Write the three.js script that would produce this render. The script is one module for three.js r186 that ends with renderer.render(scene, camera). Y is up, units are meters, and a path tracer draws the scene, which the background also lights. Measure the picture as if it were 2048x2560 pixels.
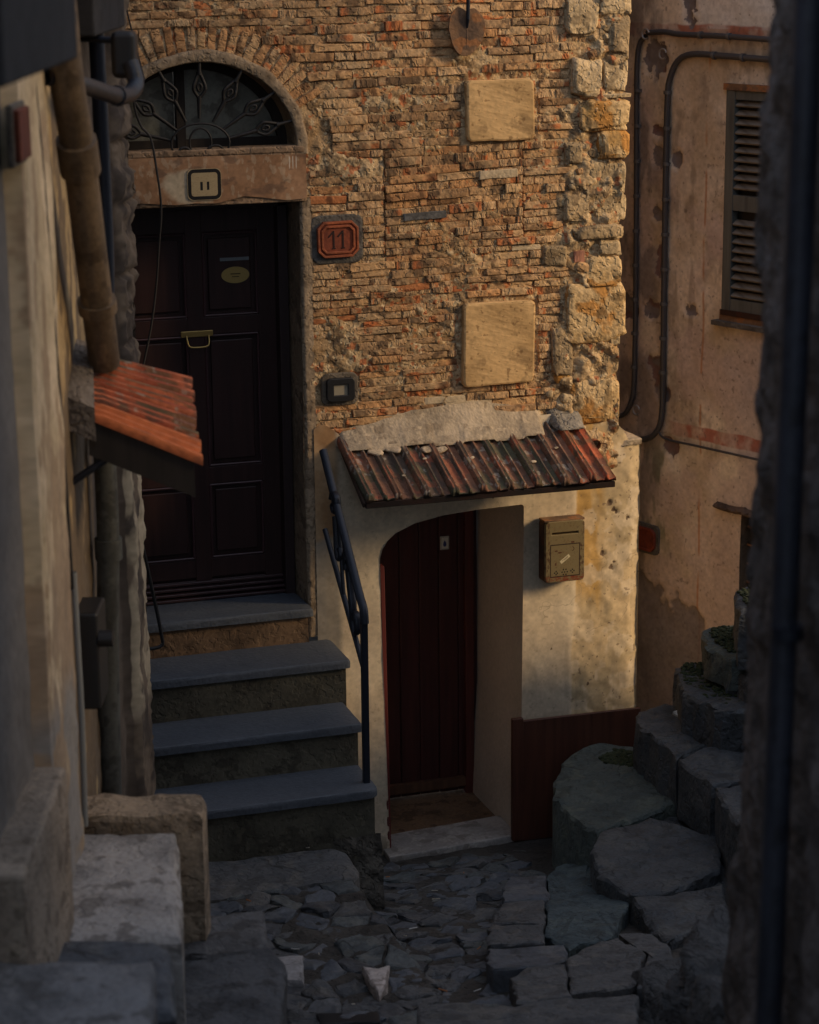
import * as THREE from 'three';
import { mergeGeometries, mergeVertices, toCreasedNormals } from 'three/addons/utils/BufferGeometryUtils.js';
import { RoundedBoxGeometry } from 'three/addons/geometries/RoundedBoxGeometry.js';
import { FontLoader } from 'three/addons/loaders/FontLoader.js';
import { TextGeometry } from 'three/addons/geometries/TextGeometry.js';

// ------------------------------------------------------------------ camera, sky, sun, exposure
const scene = new THREE.Scene();
const YAW = THREE.MathUtils.degToRad(17.7), PITCH = THREE.MathUtils.degToRad(14.4);
const camera = new THREE.PerspectiveCamera(25.418, 819 / 1024, 0.05, 400);
camera.position.set(-2.801, 4.638, 10.481);
camera.rotation.set(-PITCH, -YAW, -0.010, 'YXZ');
camera.focus = 11.0; camera.userData.fStop = 2.5;

const renderer = new THREE.WebGLRenderer({ antialias: true });
renderer.toneMapping = THREE.LinearToneMapping;
renderer.toneMappingExposure = 0.86;
renderer.shadowMap.enabled = true; renderer.shadowMap.type = THREE.PCFSoftShadowMap;

const SUN_AZ = THREE.MathUtils.degToRad(29), SUN_EL = THREE.MathUtils.degToRad(24);   // measured from the brick wall's own line, to the right and towards the viewer
const sunDir = new THREE.Vector3(Math.cos(SUN_EL) * Math.cos(SUN_AZ), Math.sin(SUN_EL), Math.cos(SUN_EL) * Math.sin(SUN_AZ));
const sun = new THREE.DirectionalLight(new THREE.Color().setRGB(1, 0.72, 0.41), 4.6);
sun.position.copy(sunDir).multiplyScalar(30); sun.target.position.set(0, 1.5, 0);
sun.castShadow = true; sun.shadow.radius = 28; sun.shadow.mapSize.set(2048, 2048);
Object.assign(sun.shadow.camera, { left: -9, right: 9, top: 9, bottom: -9, near: 1, far: 80 });
scene.add(sun, sun.target);
{
  // hazy late-day sky: cool overhead, paler towards the horizon, warm round the sun
  const W = 256, H = 128, data = new Float32Array(W * H * 4), d = new THREE.Vector3();
  for (let j = 0; j < H; j++) for (let i = 0; i < W; i++) {
    const th = ((j + 0.5) / H - 0.5) * Math.PI, ph = ((i + 0.5) / W - 0.5) * 2 * Math.PI;
    d.set(Math.cos(th) * Math.cos(ph), Math.sin(th), Math.cos(th) * Math.sin(ph));
    const e = Math.max(0, d.y), k = Math.pow(1 - e, 3), g = Math.max(0, d.dot(sunDir));
    const w = 0.55 * Math.pow(g, 5) + 0.18 * Math.pow(g, 2);
    const dim = d.y < 0 ? 0.45 : 1, o = (j * W + i) * 4;
    data[o] = dim * (0.48 + 0.50 * k + 1.2 * w); data[o + 1] = dim * (0.62 + 0.52 * k + 0.80 * w); data[o + 2] = dim * (0.88 + 0.44 * k + 0.40 * w); data[o + 3] = 1;
  }
  const t = new THREE.DataTexture(data, W, H, THREE.RGBAFormat, THREE.FloatType);
  t.mapping = THREE.EquirectangularReflectionMapping; t.magFilter = t.minFilter = THREE.LinearFilter; t.needsUpdate = true;
  scene.background = t; scene.environment = t;
  scene.backgroundIntensity = scene.environmentIntensity = 1;
}

// ------------------------------------------------------------------ small tools
let SEED = 7;
const rnd = () => { SEED |= 0; SEED = SEED + 0x6D2B79F5 | 0; let t = Math.imul(SEED ^ SEED >>> 15, 1 | SEED); t = t + Math.imul(t ^ t >>> 7, 61 | t) ^ t; return ((t ^ t >>> 14) >>> 0) / 4294967296; };
const rr = (a, b) => a + (b - a) * rnd();
const clamp = (x, a = 0, b = 1) => x < a ? a : x > b ? b : x;
const mix = (a, b, t) => a + (b - a) * t;
const mix3 = (a, b, t) => [mix(a[0], b[0], t), mix(a[1], b[1], t), mix(a[2], b[2], t)];
const mul3 = (a, k) => [a[0] * k, a[1] * k, a[2] * k];
const sst = (a, b, x) => { const t = clamp((x - a) / (b - a)); return t * t * (3 - 2 * t); };
const hash = (x, y, s) => { let h = Math.imul(x, 374761393) + Math.imul(y, 668265263) + Math.imul(s, 2147483647 ^ 0x5bd1e995) | 0; h = Math.imul(h ^ h >>> 13, 1274126177); return ((h ^ h >>> 16) >>> 0) / 4294967296; };
function vn(x, y, s = 0, per = 0) {        // value noise in 0..1, periodic when per is set
  let xi = Math.floor(x), yi = Math.floor(y); const fx = x - xi, fy = y - yi;
  const ux = fx * fx * (3 - 2 * fx), uy = fy * fy * (3 - 2 * fy);
  let x1 = xi + 1, y1 = yi + 1;
  if (per) { xi = ((xi % per) + per) % per; yi = ((yi % per) + per) % per; x1 = ((x1 % per) + per) % per; y1 = ((y1 % per) + per) % per; }
  const a = hash(xi, yi, s), b = hash(x1, yi, s), c = hash(xi, y1, s), e = hash(x1, y1, s);
  return a + (b - a) * ux + (c - a) * uy + (a - b - c + e) * ux * uy;
}
function fbm(x, y, oct = 4, s = 0) { let v = 0, a = 0.5, t = 0; for (let i = 0; i < oct; i++) { v += a * vn(x, y, s + i * 17); t += a; a *= 0.5; x *= 2.03; y *= 2.03; } return v / t; }
function fbmP(u, v, f, oct = 4, s = 0) { let r = 0, a = 0.5, t = 0; for (let i = 0; i < oct; i++) { r += a * vn(u * f, v * f, s + i * 17, f); t += a; a *= 0.5; f *= 2; } return r / t; }
function fbmA(u, v, fx, fy, oct = 4, s = 0) { let r = 0, a = 0.5, t = 0; for (let i = 0; i < oct; i++) { const x = u * fx, y = v * fy, xi = Math.floor(x), yi = Math.floor(y), ux = sst(0, 1, x - xi), uy = sst(0, 1, y - yi), X = xi % fx, Y = yi % fy, X1 = (xi + 1) % fx, Y1 = (yi + 1) % fy, q = s + i * 17; r += a * mix(mix(hash(X, Y, q), hash(X1, Y, q), ux), mix(hash(X, Y1, q), hash(X1, Y1, q), ux), uy); t += a; a *= 0.5; fx *= 2; fy *= 2; } return r / t; }
const toS = (c) => { c = clamp(c); return 255 * (c <= 0.0031308 ? 12.92 * c : 1.055 * Math.pow(c, 1 / 2.4) - 0.055); };
function tex(W, H, fn, linear = false, repeat = true) {
  const d = new Uint8Array(W * H * 4);
  for (let j = 0; j < H; j++) for (let i = 0; i < W; i++) {
    const c = fn((i + 0.5) / W, (j + 0.5) / H), o = (j * W + i) * 4;
    if (linear) { const h = clamp(c) * 255; d[o] = d[o + 1] = d[o + 2] = h; } else { d[o] = toS(c[0]); d[o + 1] = toS(c[1]); d[o + 2] = toS(c[2]); }
    d[o + 3] = 255;
  }
  const t = new THREE.DataTexture(d, W, H, THREE.RGBAFormat);
  t.wrapS = t.wrapT = repeat ? THREE.RepeatWrapping : THREE.ClampToEdgeWrapping;
  t.magFilter = THREE.LinearFilter; t.minFilter = THREE.LinearMipmapLinearFilter; t.generateMipmaps = true;
  t.colorSpace = linear ? THREE.NoColorSpace : THREE.SRGBColorSpace; t.needsUpdate = true; return t;
}
const canvasTex = (W, H, draw) => { const c = document.createElement('canvas'); c.width = W; c.height = H; draw(c.getContext('2d'), W, H); const t = new THREE.CanvasTexture(c); t.colorSpace = THREE.SRGBColorSpace; return t; };
const rgb = (r, g, b) => new THREE.Color().setRGB(r, g, b);
const M = (c, o = {}) => new THREE.MeshStandardMaterial({ color: Array.isArray(c) ? rgb(...c) : c, roughness: 0.9, metalness: 0, side: THREE.DoubleSide, ...o });

const names = {};
const numbered = (n) => { const k = names[n] = (names[n] ?? -1) + 1; return k ? n + '_' + String(k).padStart(3, '0') : n; };
function mesh(name, geo, m, parent = scene) {
  const o = new THREE.Mesh(geo, m); o.castShadow = o.receiveShadow = true;
  o.name = parent === scene ? numbered(name) : name; parent.add(o); return o;
}
const tag = (o, label, category, group) => { o.userData.label = label; if (category) o.userData.category = category; if (group) o.userData.group = group; return o; };
function thing(name, label, category, pos = [0, 0, 0], group) {
  const o = new THREE.Group(); o.name = numbered(name); o.position.set(...pos); scene.add(o); return tag(o, label, category, group);
}
// world uv in metres by the dominant axis of each face; smooth normals are kept
function boxUV(g, s = 1, ou = 0, ov = 0) {
  if (g.index) g = g.toNonIndexed();
  const p = g.attributes.position, uv = new Float32Array(p.count * 2);
  const a = new THREE.Vector3(), b = new THREE.Vector3(), c = new THREE.Vector3();
  for (let i = 0; i < p.count; i += 3) {
    a.fromBufferAttribute(p, i); b.fromBufferAttribute(p, i + 1); c.fromBufferAttribute(p, i + 2);
    const n = b.clone().sub(a).cross(c.clone().sub(a)), x = Math.abs(n.x), y = Math.abs(n.y), z = Math.abs(n.z);
    [a, b, c].forEach((v, k) => {
      const q = x >= y && x >= z ? [v.z, v.y] : y >= z ? [v.x, v.z] : [v.x, v.y];
      uv[(i + k) * 2] = q[0] / s + ou; uv[(i + k) * 2 + 1] = q[1] / s + ov;
    });
  }
  g.setAttribute('uv', new THREE.BufferAttribute(uv, 2)); return g;
}
const bare = (g) => { g = g.index ? g.toNonIndexed() : g; for (const k of Object.keys(g.attributes)) if (!['position', 'normal', 'uv'].includes(k)) g.deleteAttribute(k); return g; };
const merge = (list) => mergeGeometries(list.map(bare));
function box(w, h, d, x = 0, y = 0, z = 0, r = 0.004, rot) {
  const g = r ? new RoundedBoxGeometry(w, h, d, 1, Math.min(r, w / 2.2, h / 2.2, d / 2.2)) : new THREE.BoxGeometry(w, h, d);
  if (rot) g.rotateX(rot[0]).rotateY(rot[1]).rotateZ(rot[2]);
  g.translate(x, y, z); return boxUV(g);
}
function tube(pts, r, seg = 40, rad = 8, closed = false, tension = 0.5) {
  const c = new THREE.CatmullRomCurve3(pts.map((p) => p.isVector3 ? p : new THREE.Vector3(...p)), closed, 'catmullrom', tension);
  return boxUV(new THREE.TubeGeometry(c, seg, r, rad, closed));
}
function bar(a, b, r, rad = 8, r2 = r) {     // round bar between two points
  const A = new THREE.Vector3(...a), B = new THREE.Vector3(...b), L = A.distanceTo(B);
  const g = new THREE.CylinderGeometry(r2, r, L, rad, 1);
  g.applyQuaternion(new THREE.Quaternion().setFromUnitVectors(new THREE.Vector3(0, 1, 0), B.clone().sub(A).normalize()));
  const m = A.add(B).multiplyScalar(0.5); g.translate(m.x, m.y, m.z); return boxUV(g);
}
const ell = (cx, cy, rx, ry, a0, a1, n) => Array.from({ length: n + 1 }, (_, i) => { const a = mix(a0, a1, i / n); return [cx + rx * Math.cos(a), cy + ry * Math.sin(a)]; });
function inside(poly, x, y) { let r = false; for (let i = 0, j = poly.length - 1; i < poly.length; j = i++) { const [a, b] = poly[i], [c, d] = poly[j]; if ((b > y) !== (d > y) && x < (c - a) * (y - b) / (d - b) + a) r = !r; } return r; }
function nearest(poly, x, y) {
  let bd = 1e9, bx = x, by = y;
  for (let i = 0, j = poly.length - 1; i < poly.length; j = i++) {
    const [a, b] = poly[j], [c, d] = poly[i], ux = c - a, uy = d - b, t = clamp(((x - a) * ux + (y - b) * uy) / (ux * ux + uy * uy + 1e-12));
    const px = a + ux * t, py = b + uy * t, q = (px - x) ** 2 + (py - y) ** 2; if (q < bd) { bd = q; bx = px; by = py; }
  }
  return [Math.sqrt(bd), bx, by];
}
// a displaced sheet over (x, y); its edge follows the outline and the holes exactly
function sheet({ x0, x1, y0, y1, cell, holes = [], outline = null, at, uv = (x, y) => [x, y] }) {
  const nx = Math.max(1, Math.round((x1 - x0) / cell)), ny = Math.max(1, Math.round((y1 - y0) / cell)), P = [], polys = outline ? [...holes, outline] : holes;
  const bbs = polys.map((p) => [Math.min(...p.map((q) => q[0])), Math.max(...p.map((q) => q[0])), Math.min(...p.map((q) => q[1])), Math.max(...p.map((q) => q[1]))]);
  for (let j = 0; j <= ny; j++) for (let i = 0; i <= nx; i++) {
    let x = mix(x0, x1, i / nx), y = mix(y0, y1, j / ny);
    for (let k = 0; k < polys.length; k++) {
      const b = bbs[k]; if (x < b[0] - cell || x > b[1] + cell || y < b[2] - cell || y > b[3] + cell) continue;
      const [d, px, py] = nearest(polys[k], x, y); if (d < cell * 0.62) { x = px; y = py; break; }
    }
    P.push([x, y]);
  }
  const pos = [], uvs = [], idx = [];
  for (const [x, y] of P) { pos.push(...at(x, y)); uvs.push(...uv(x, y)); }
  const keep = (a, b, c) => {
    const x = (P[a][0] + P[b][0] + P[c][0]) / 3, y = (P[a][1] + P[b][1] + P[c][1]) / 3;
    if (outline && !inside(outline, x, y)) return; for (const h of holes) if (inside(h, x, y)) return;
    const area = (P[b][0] - P[a][0]) * (P[c][1] - P[a][1]) - (P[c][0] - P[a][0]) * (P[b][1] - P[a][1]); if (Math.abs(area) < 1e-9) return;
    idx.push(a, b, c);
  };
  for (let j = 0; j < ny; j++) for (let i = 0; i < nx; i++) { const a = j * (nx + 1) + i, b = a + 1, c = a + nx + 1, d = c + 1; if ((i + j) % 2) { keep(a, b, d); keep(a, d, c); } else { keep(a, b, c); keep(b, d, c); } }
  const g = new THREE.BufferGeometry(); g.setAttribute('position', new THREE.Float32BufferAttribute(pos, 3)); g.setAttribute('uv', new THREE.Float32BufferAttribute(uvs, 2)); g.setIndex(idx); g.computeVertexNormals(); return g;
}
// lumpy stone: a rounded block whose surface wanders
function lump(w, h, d, rough = 0.08, detail = 3, sq = 0.35) {
  let g = new THREE.IcosahedronGeometry(1, detail); g.deleteAttribute('uv'); g.deleteAttribute('normal'); g = mergeVertices(g, 1e-4);
  const p = g.attributes.position, s = rr(0, 90), v = new THREE.Vector3();
  for (let i = 0; i < p.count; i++) {
    v.fromBufferAttribute(p, i); const n = 1 + rough * (fbm(v.x * 1.7 + s, v.y * 1.7 + v.z * 1.3 + s, 4, 3) - 0.5) * 3 + rough * 0.7 * (fbm(v.x * 7 + s, v.y * 7 + v.z * 5, 3, 9) - 0.5);
    const f = (c) => Math.sign(c) * Math.pow(Math.abs(c), sq); const q = [f(v.x), f(v.y), f(v.z)];
    p.setXYZ(i, q[0] * w / 2 * n, q[1] * h / 2 * n, q[2] * d / 2 * n);
  }
  g.computeVertexNormals(); return boxUV(g, 1, rr(0, 1), rr(0, 1));
}
// paving stone or step: outline in plan [x, z], worn top at height ty(x, z)
function slab(poly, ty, thick, { bevel = 0.012, rough = 0.006, sub = 0.05, side = 0.008, rings = 3 } = {}) {
  const B = [], n0 = poly.length, s = rr(0, 99);
  for (let i = 0; i < n0; i++) { const a = poly[i], b = poly[(i + 1) % n0], L = Math.hypot(b[0] - a[0], b[1] - a[1]), k = Math.max(1, Math.round(L / sub)); for (let j = 0; j < k; j++) B.push([mix(a[0], b[0], j / k), mix(a[1], b[1], j / k)]); }
  const n = B.length, cx = B.reduce((t, p) => t + p[0], 0) / n, cz = B.reduce((t, p) => t + p[1], 0) / n, pos = [], idx = [];
  const f = typeof ty === 'function' ? ty : () => ty;
  const ring = (k, dy, jit) => { for (const [x, z] of B) {
    const r = Math.hypot(x - cx, z - cz) || 1, q = k < 0 ? -k / r : 0, m = k < 0 ? 1 - q : 1 - k;
    const X = cx + (x - cx) * m + jit * (vn(x * 23 + s, z * 23 + dy * 40, 5) - 0.5) * 2, Z = cz + (z - cz) * m + jit * (vn(x * 23 + s + 50, z * 23 + dy * 40, 6) - 0.5) * 2;
    pos.push(X, f(X, Z) + dy + (dy > -bevel * 1.01 ? rough * (fbm(X * 12 + s, Z * 12, 3, 8) - 0.5) * 2 : 0), Z); } };
  ring(0, -thick, side); ring(0, -thick * 0.5, side); ring(0, -bevel, side); ring(-bevel * 0.45, -bevel * 0.3, side * 0.5); ring(-bevel * 1.3, 0, 0);
  for (let k = 1; k < rings; k++) ring(k / rings, 0, 0);
  const R = 5 + rings - 1; pos.push(cx, f(cx, cz), cz);
  for (let k = 0; k < R - 1; k++) for (let i = 0; i < n; i++) { const a = k * n + i, b = k * n + (i + 1) % n, c = a + n, d = b + n; idx.push(a, c, b, b, c, d); }
  for (let i = 0; i < n; i++) idx.push((R - 1) * n + i, R * n, (R - 1) * n + (i + 1) % n);
  const g = new THREE.BufferGeometry(); g.setAttribute('position', new THREE.Float32BufferAttribute(pos, 3)); g.setIndex(idx); return boxUV(toCreasedNormals(g, 0.5), 1, rr(0, 1), rr(0, 1));
}
function extrude(pts, depth, bevel = 0.003, holes = []) {   // [x, y] outline pushed along +z
  const s = new THREE.Shape(pts.map((p) => new THREE.Vector2(...p))); for (const h of holes) s.holes.push(new THREE.Path(h.map((p) => new THREE.Vector2(...p))));
  return boxUV(new THREE.ExtrudeGeometry(s, { depth, bevelEnabled: bevel > 0, bevelSize: bevel, bevelThickness: bevel, bevelSegments: 2, steps: 1, curveSegments: 12 }));
}
// the alley runs from the houses up to the viewer: d metres ahead of the viewer, w metres to the right of the alley's middle
const AX = [Math.sin(YAW), -Math.cos(YAW)], BX = [Math.cos(YAW), Math.sin(YAW)];
const alley = (d, w, y) => [-2.801 + d * AX[0] + w * BX[0], y, 10.481 + d * AX[1] + w * BX[1]];
const roundRect = (w, h, r, cut = false) => cut ? [[-w / 2 + r, -h / 2], [w / 2 - r, -h / 2], [w / 2, -h / 2 + r], [w / 2, h / 2 - r], [w / 2 - r, h / 2], [-w / 2 + r, h / 2], [-w / 2, h / 2 - r], [-w / 2, -h / 2 + r]]
  : [[1, -1, -90], [1, 1, 0], [-1, 1, 90], [-1, -1, 180]].flatMap(([sx, sy, a]) => [0, 1, 2, 3].map((k) => { const t = (a + k * 30) * Math.PI / 180; return [sx * (w / 2 - r) + r * Math.cos(t), sy * (h / 2 - r) + r * Math.sin(t)]; }));

// ------------------------------------------------------------------ surfaces
const bumpFine = tex(512, 512, (u, v) => 0.55 * fbmP(u, v, 24, 5, 1) + 0.45 * fbmP(u, v, 96, 2, 2), true);
const bumpCoarse = tex(512, 512, (u, v) => { const a = fbmP(u, v, 16, 5, 4), b = fbmP(u, v, 64, 3, 9); return 0.6 * a + 0.4 * b - 0.35 * sst(0.56, 0.64, fbmP(u, v, 40, 3, 12)); }, true);
const brickTex = [0, 1, 2].map((k) => tex(512, 512, (u, v) => {
  const s = k * 40, n = fbmP(u, v, 8, 5, 30 + s), f = fbmP(u, v, 64, 3, 35 + s);
  let c = mix3([0.40, 0.275, 0.165], [0.57, 0.42, 0.265], sst(0.35, 0.65, n));
  c = mix3(c, [0.53, 0.17, 0.055], 0.75 * sst(0.64, 0.71, fbmP(u, v, 11, 4, 41 + s)));              // fresh orange chips
  c = mix3(c, [0.50, 0.39, 0.255], 0.7 * sst(0.51, 0.61, fbmP(u, v, 14, 5, 47 + s)));               // lime smeared over the face
  c = mix3(c, [0.13, 0.09, 0.06], 0.8 * sst(0.55, 0.68, fbmP(u, v, 18, 5, 53 + s)));               // soot and lichen
  const q = 0.66 + 0.7 * f; return [c[0] * q * 1.04, c[1] * q * 0.90, c[2] * q * 0.74];
}));
const mortarTex = tex(1024, 1024, (u, v) => {
  const n = fbmP(u, v, 6, 5, 60), f = fbmP(u, v, 128, 2, 65), g = fbmP(u, v, 48, 3, 68);
  let c = mix3([0.36, 0.26, 0.155], [0.50, 0.40, 0.27], sst(0.35, 0.65, n));
  c = mix3(c, [0.12, 0.09, 0.065], 0.8 * sst(0.56, 0.72, fbmP(u, v, 12, 5, 71)));
  c = mix3(c, [0.60, 0.52, 0.38], 0.8 * sst(0.60, 0.66, g)); c = mix3(c, [0.45, 0.16, 0.07], 0.8 * sst(0.70, 0.74, fbmP(u, v, 30, 3, 74)));
  const q = 0.70 + 0.6 * f; return [c[0] * q, c[1] * q * 0.87, c[2] * q * 0.70];
});
const stoneTex = tex(512, 512, (u, v) => {
  const n = fbmP(u, v, 5, 6, 80), f = fbmP(u, v, 90, 2, 85);
  let c = mix3([0.6, 0.6, 0.6], [1, 1, 1], sst(0.3, 0.7, n)); c = mix3(c, [0.42, 0.40, 0.38], 0.8 * sst(0.56, 0.66, fbmP(u, v, 16, 4, 88)));
  c = mix3(c, [1.0, 0.98, 0.94], 0.6 * sst(0.63, 0.68, fbmP(u, v, 26, 4, 91))); return mul3(c, 0.75 + 0.45 * f);
});
const rockTex = tex(512, 512, (u, v) => {
  const n = fbmP(u, v, 6, 5, 95), f = fbmP(u, v, 80, 3, 99);
  let c = mix3([0.46, 0.30, 0.12], [0.66, 0.52, 0.32], sst(0.35, 0.65, n)); c = mix3(c, [0.50, 0.24, 0.045], 0.8 * sst(0.50, 0.62, fbmP(u, v, 9, 4, 103)));
  c = mix3(c, [0.20, 0.14, 0.07], 0.75 * sst(0.58, 0.68, fbmP(u, v, 14, 4, 107))); return mul3(c, 0.65 + 0.6 * f);
});
const slateTex = tex(512, 512, (u, v) => {
  const n = fbmP(u, v, 5, 6, 111), f = fbmP(u, v, 100, 2, 115), st = fbmA(u, v, 8, 40, 3, 118);
  let c = mix3([0.060, 0.068, 0.080], [0.098, 0.104, 0.114], sst(0.3, 0.7, 0.7 * n + 0.3 * st)); c = mix3(c, [0.15, 0.145, 0.135], 0.45 * sst(0.58, 0.70, fbmP(u, v, 13, 5, 121)));
  { const w = fbmP(u, v, 6, 4, 127) * 0.35, cr = Math.abs(fbmP((u + w) % 1, (v + w) % 1, 5, 3, 128) - 0.5); c = mix3(c, [0.018, 0.017, 0.016], 0.75 * sst(0.008, 0.003, cr) * sst(0.48, 0.54, fbmP(u, v, 4, 2, 129))); }
  c = mix3(c, [0.035, 0.035, 0.035], 0.5 * sst(0.54, 0.72, fbmP(u, v, 20, 5, 125))); return mul3(c, 0.75 + 0.5 * f);
});
const woodTex = tex(512, 512, (u, v) => { const g = fbmA(u, v, 48, 3, 4, 131), n = fbmP(u, v, 6, 4, 135); return mul3([1, 0.98, 0.96], clamp(0.45 + 0.65 * g + 0.25 * (n - 0.5), 0.2, 1)); });
const rustTex = tex(512, 512, (u, v) => { const n = fbmP(u, v, 9, 5, 141), f = fbmP(u, v, 70, 3, 145); let c = mix3([0.11, 0.065, 0.04], [0.24, 0.13, 0.065], sst(0.35, 0.65, n)); c = mix3(c, [0.33, 0.13, 0.04], 0.7 * sst(0.58, 0.66, fbmP(u, v, 16, 4, 148))); return mul3(c, 0.7 + 0.6 * f); });
const tileTex = [0, 1].map((k) => tex(512, 512, (u, v) => {
  const n = fbmP(u, v, 7, 5, 150 + k * 30), f = fbmP(u, v, 70, 3, 155);
  let c = k ? mix3([0.34, 0.085, 0.04], [0.50, 0.145, 0.065], sst(0.35, 0.65, n)) : mix3([0.15, 0.075, 0.045], [0.25, 0.115, 0.065], sst(0.35, 0.65, n));
  c = mix3(c, k ? [0.07, 0.065, 0.05] : [0.065, 0.055, 0.042], (k ? 0.7 : 0.8) * sst(k ? 0.55 : 0.42, k ? 0.65 : 0.60, fbmP(u, v, 8, 5, 158 + k * 30)));       // black lichen
  if (!k) c = mix3(c, [0.34, 0.10, 0.05], 0.7 * sst(0.62, 0.70, fbmP(u, v, 12, 4, 159)));
  c = mix3(c, [0.085, 0.095, 0.05], 0.6 * sst(0.57, 0.67, fbmP(u, v, 10, 4, 163 + k * 30))); c = mix3(c, [0.36, 0.31, 0.25], 0.6 * sst(0.68, 0.73, fbmP(u, v, 22, 4, 167)));
  return mul3(c, 0.7 + 0.6 * f);
}));
const mossTex = tex(256, 256, (u, v) => mul3(mix3([0.014, 0.020, 0.008], [0.045, 0.055, 0.018], fbmP(u, v, 24, 4, 171)), 0.7 + 0.6 * fbmP(u, v, 90, 2, 175)));

const tints = [[1, 1, 1], [0.84, 0.82, 0.80], [1.0, 0.92, 0.82], [0.70, 0.66, 0.62], [1.0, 0.98, 0.94], [0.94, 0.78, 0.64]];
const brickMats = brickTex.flatMap((t) => tints.map((c) => M(c, { map: t, bumpMap: bumpCoarse, bumpScale: 0.012, roughness: 0.95 })));
const orangeBrick = M([0.95, 0.55, 0.36], { map: brickTex[0], bumpMap: bumpFine, bumpScale: 0.005 });
const paleBrick = M([1.15, 1.15, 1.1].map((v) => Math.min(1, v)), { map: tex(256, 256, (u, v) => mul3(mix3([0.50, 0.38, 0.235], [0.62, 0.49, 0.32], fbmP(u, v, 8, 5, 181)), 0.8 + 0.4 * fbmP(u, v, 64, 2, 185))), bumpMap: bumpFine, bumpScale: 0.005 });
const mortarM = M([1, 1, 1], { map: mortarTex, bumpMap: bumpCoarse, bumpScale: 0.014, roughness: 1 });
const ochreM = M([0.96, 0.86, 0.72], { map: rockTex, bumpMap: bumpCoarse, bumpScale: 0.012 });
const paleRockM = M([0.62, 0.46, 0.265], { map: stoneTex, bumpMap: bumpCoarse, bumpScale: 0.012 });
const greyRockM = M([0.46, 0.33, 0.185], { map: stoneTex, bumpMap: bumpCoarse, bumpScale: 0.012 });
const treadTex = tex(512, 512, (u, v) => mul3(mix3([0.062, 0.072, 0.088], [0.088, 0.098, 0.112], fbmP(u, v, 5, 6, 711)), 0.80 + 0.4 * fbmP(u, v, 80, 3, 713)));
const treadM = M([1, 1, 1], { map: treadTex, bumpMap: bumpFine, bumpScale: 0.004, roughness: 0.65 });
const slateM = M([1, 1, 1], { map: slateTex, bumpMap: bumpFine, bumpScale: 0.004, roughness: 0.72 });
const slateWarmM = M([1.0, 0.92, 0.82], { map: slateTex, bumpMap: bumpCoarse, bumpScale: 0.008, roughness: 0.85 });
const stepStoneM = M([1.0, 1.0, 0.88], { map: slateTex, bumpMap: bumpCoarse, bumpScale: 0.006, roughness: 0.8 });
const mossyStoneM = M([0.80, 0.90, 0.72], { map: slateTex, bumpMap: bumpCoarse, bumpScale: 0.010, roughness: 0.8 }), wetStoneM = M([0.72, 0.72, 0.68], { map: slateTex, bumpMap: bumpCoarse, bumpScale: 0.010, roughness: 0.75 });
const cementM = M([0.58, 0.455, 0.31], { map: stoneTex, bumpMap: bumpFine, bumpScale: 0.006 });
const darkCementM = M([0.16, 0.145, 0.125], { map: stoneTex, bumpMap: bumpFine, bumpScale: 0.008 });
const ironM = M([0.018, 0.022, 0.032], { roughness: 0.45, metalness: 0.3, bumpMap: bumpFine, bumpScale: 0.001 });
const blackM = M([0.012, 0.012, 0.013], { roughness: 0.5 });
const brassM = M([0.55, 0.38, 0.13], { roughness: 0.35, metalness: 0.8 });
const doorM = M([0.040, 0.017, 0.015], { map: woodTex, roughness: 0.42, bumpMap: woodTex, bumpScale: 0.001 });
const lowDoorM = M([0.075, 0.020, 0.016], { map: woodTex, roughness: 0.5, bumpMap: woodTex, bumpScale: 0.0015 });
const boardM = M([0.105, 0.036, 0.020], { map: woodTex, roughness: 0.5, bumpMap: woodTex, bumpScale: 0.001 });
const rustM = M([1, 1, 1], { map: rustTex, roughness: 0.85, bumpMap: bumpFine, bumpScale: 0.004 });
const roofTileM = M([1, 1, 1], { map: tileTex[0], bumpMap: bumpCoarse, bumpScale: 0.006 });
const redTileM = M([1, 0.92, 0.85], { map: tileTex[1], bumpMap: bumpCoarse, bumpScale: 0.004 });
const terracottaM = M([0.36, 0.075, 0.026], { map: stoneTex, bumpMap: bumpFine, bumpScale: 0.002, roughness: 0.7 });
const terracottaRimM = M([0.50, 0.125, 0.04], { map: stoneTex, bumpMap: bumpFine, bumpScale: 0.002, roughness: 0.6 });
const darkInkM = M([0.03, 0.012, 0.010]);
const mossM = M([1, 1, 1], { map: mossTex, bumpMap: bumpCoarse, bumpScale: 0.02, roughness: 1 });
const dirtM = M([0.060, 0.052, 0.043], { map: stoneTex, bumpMap: bumpCoarse, bumpScale: 0.012 });

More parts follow.
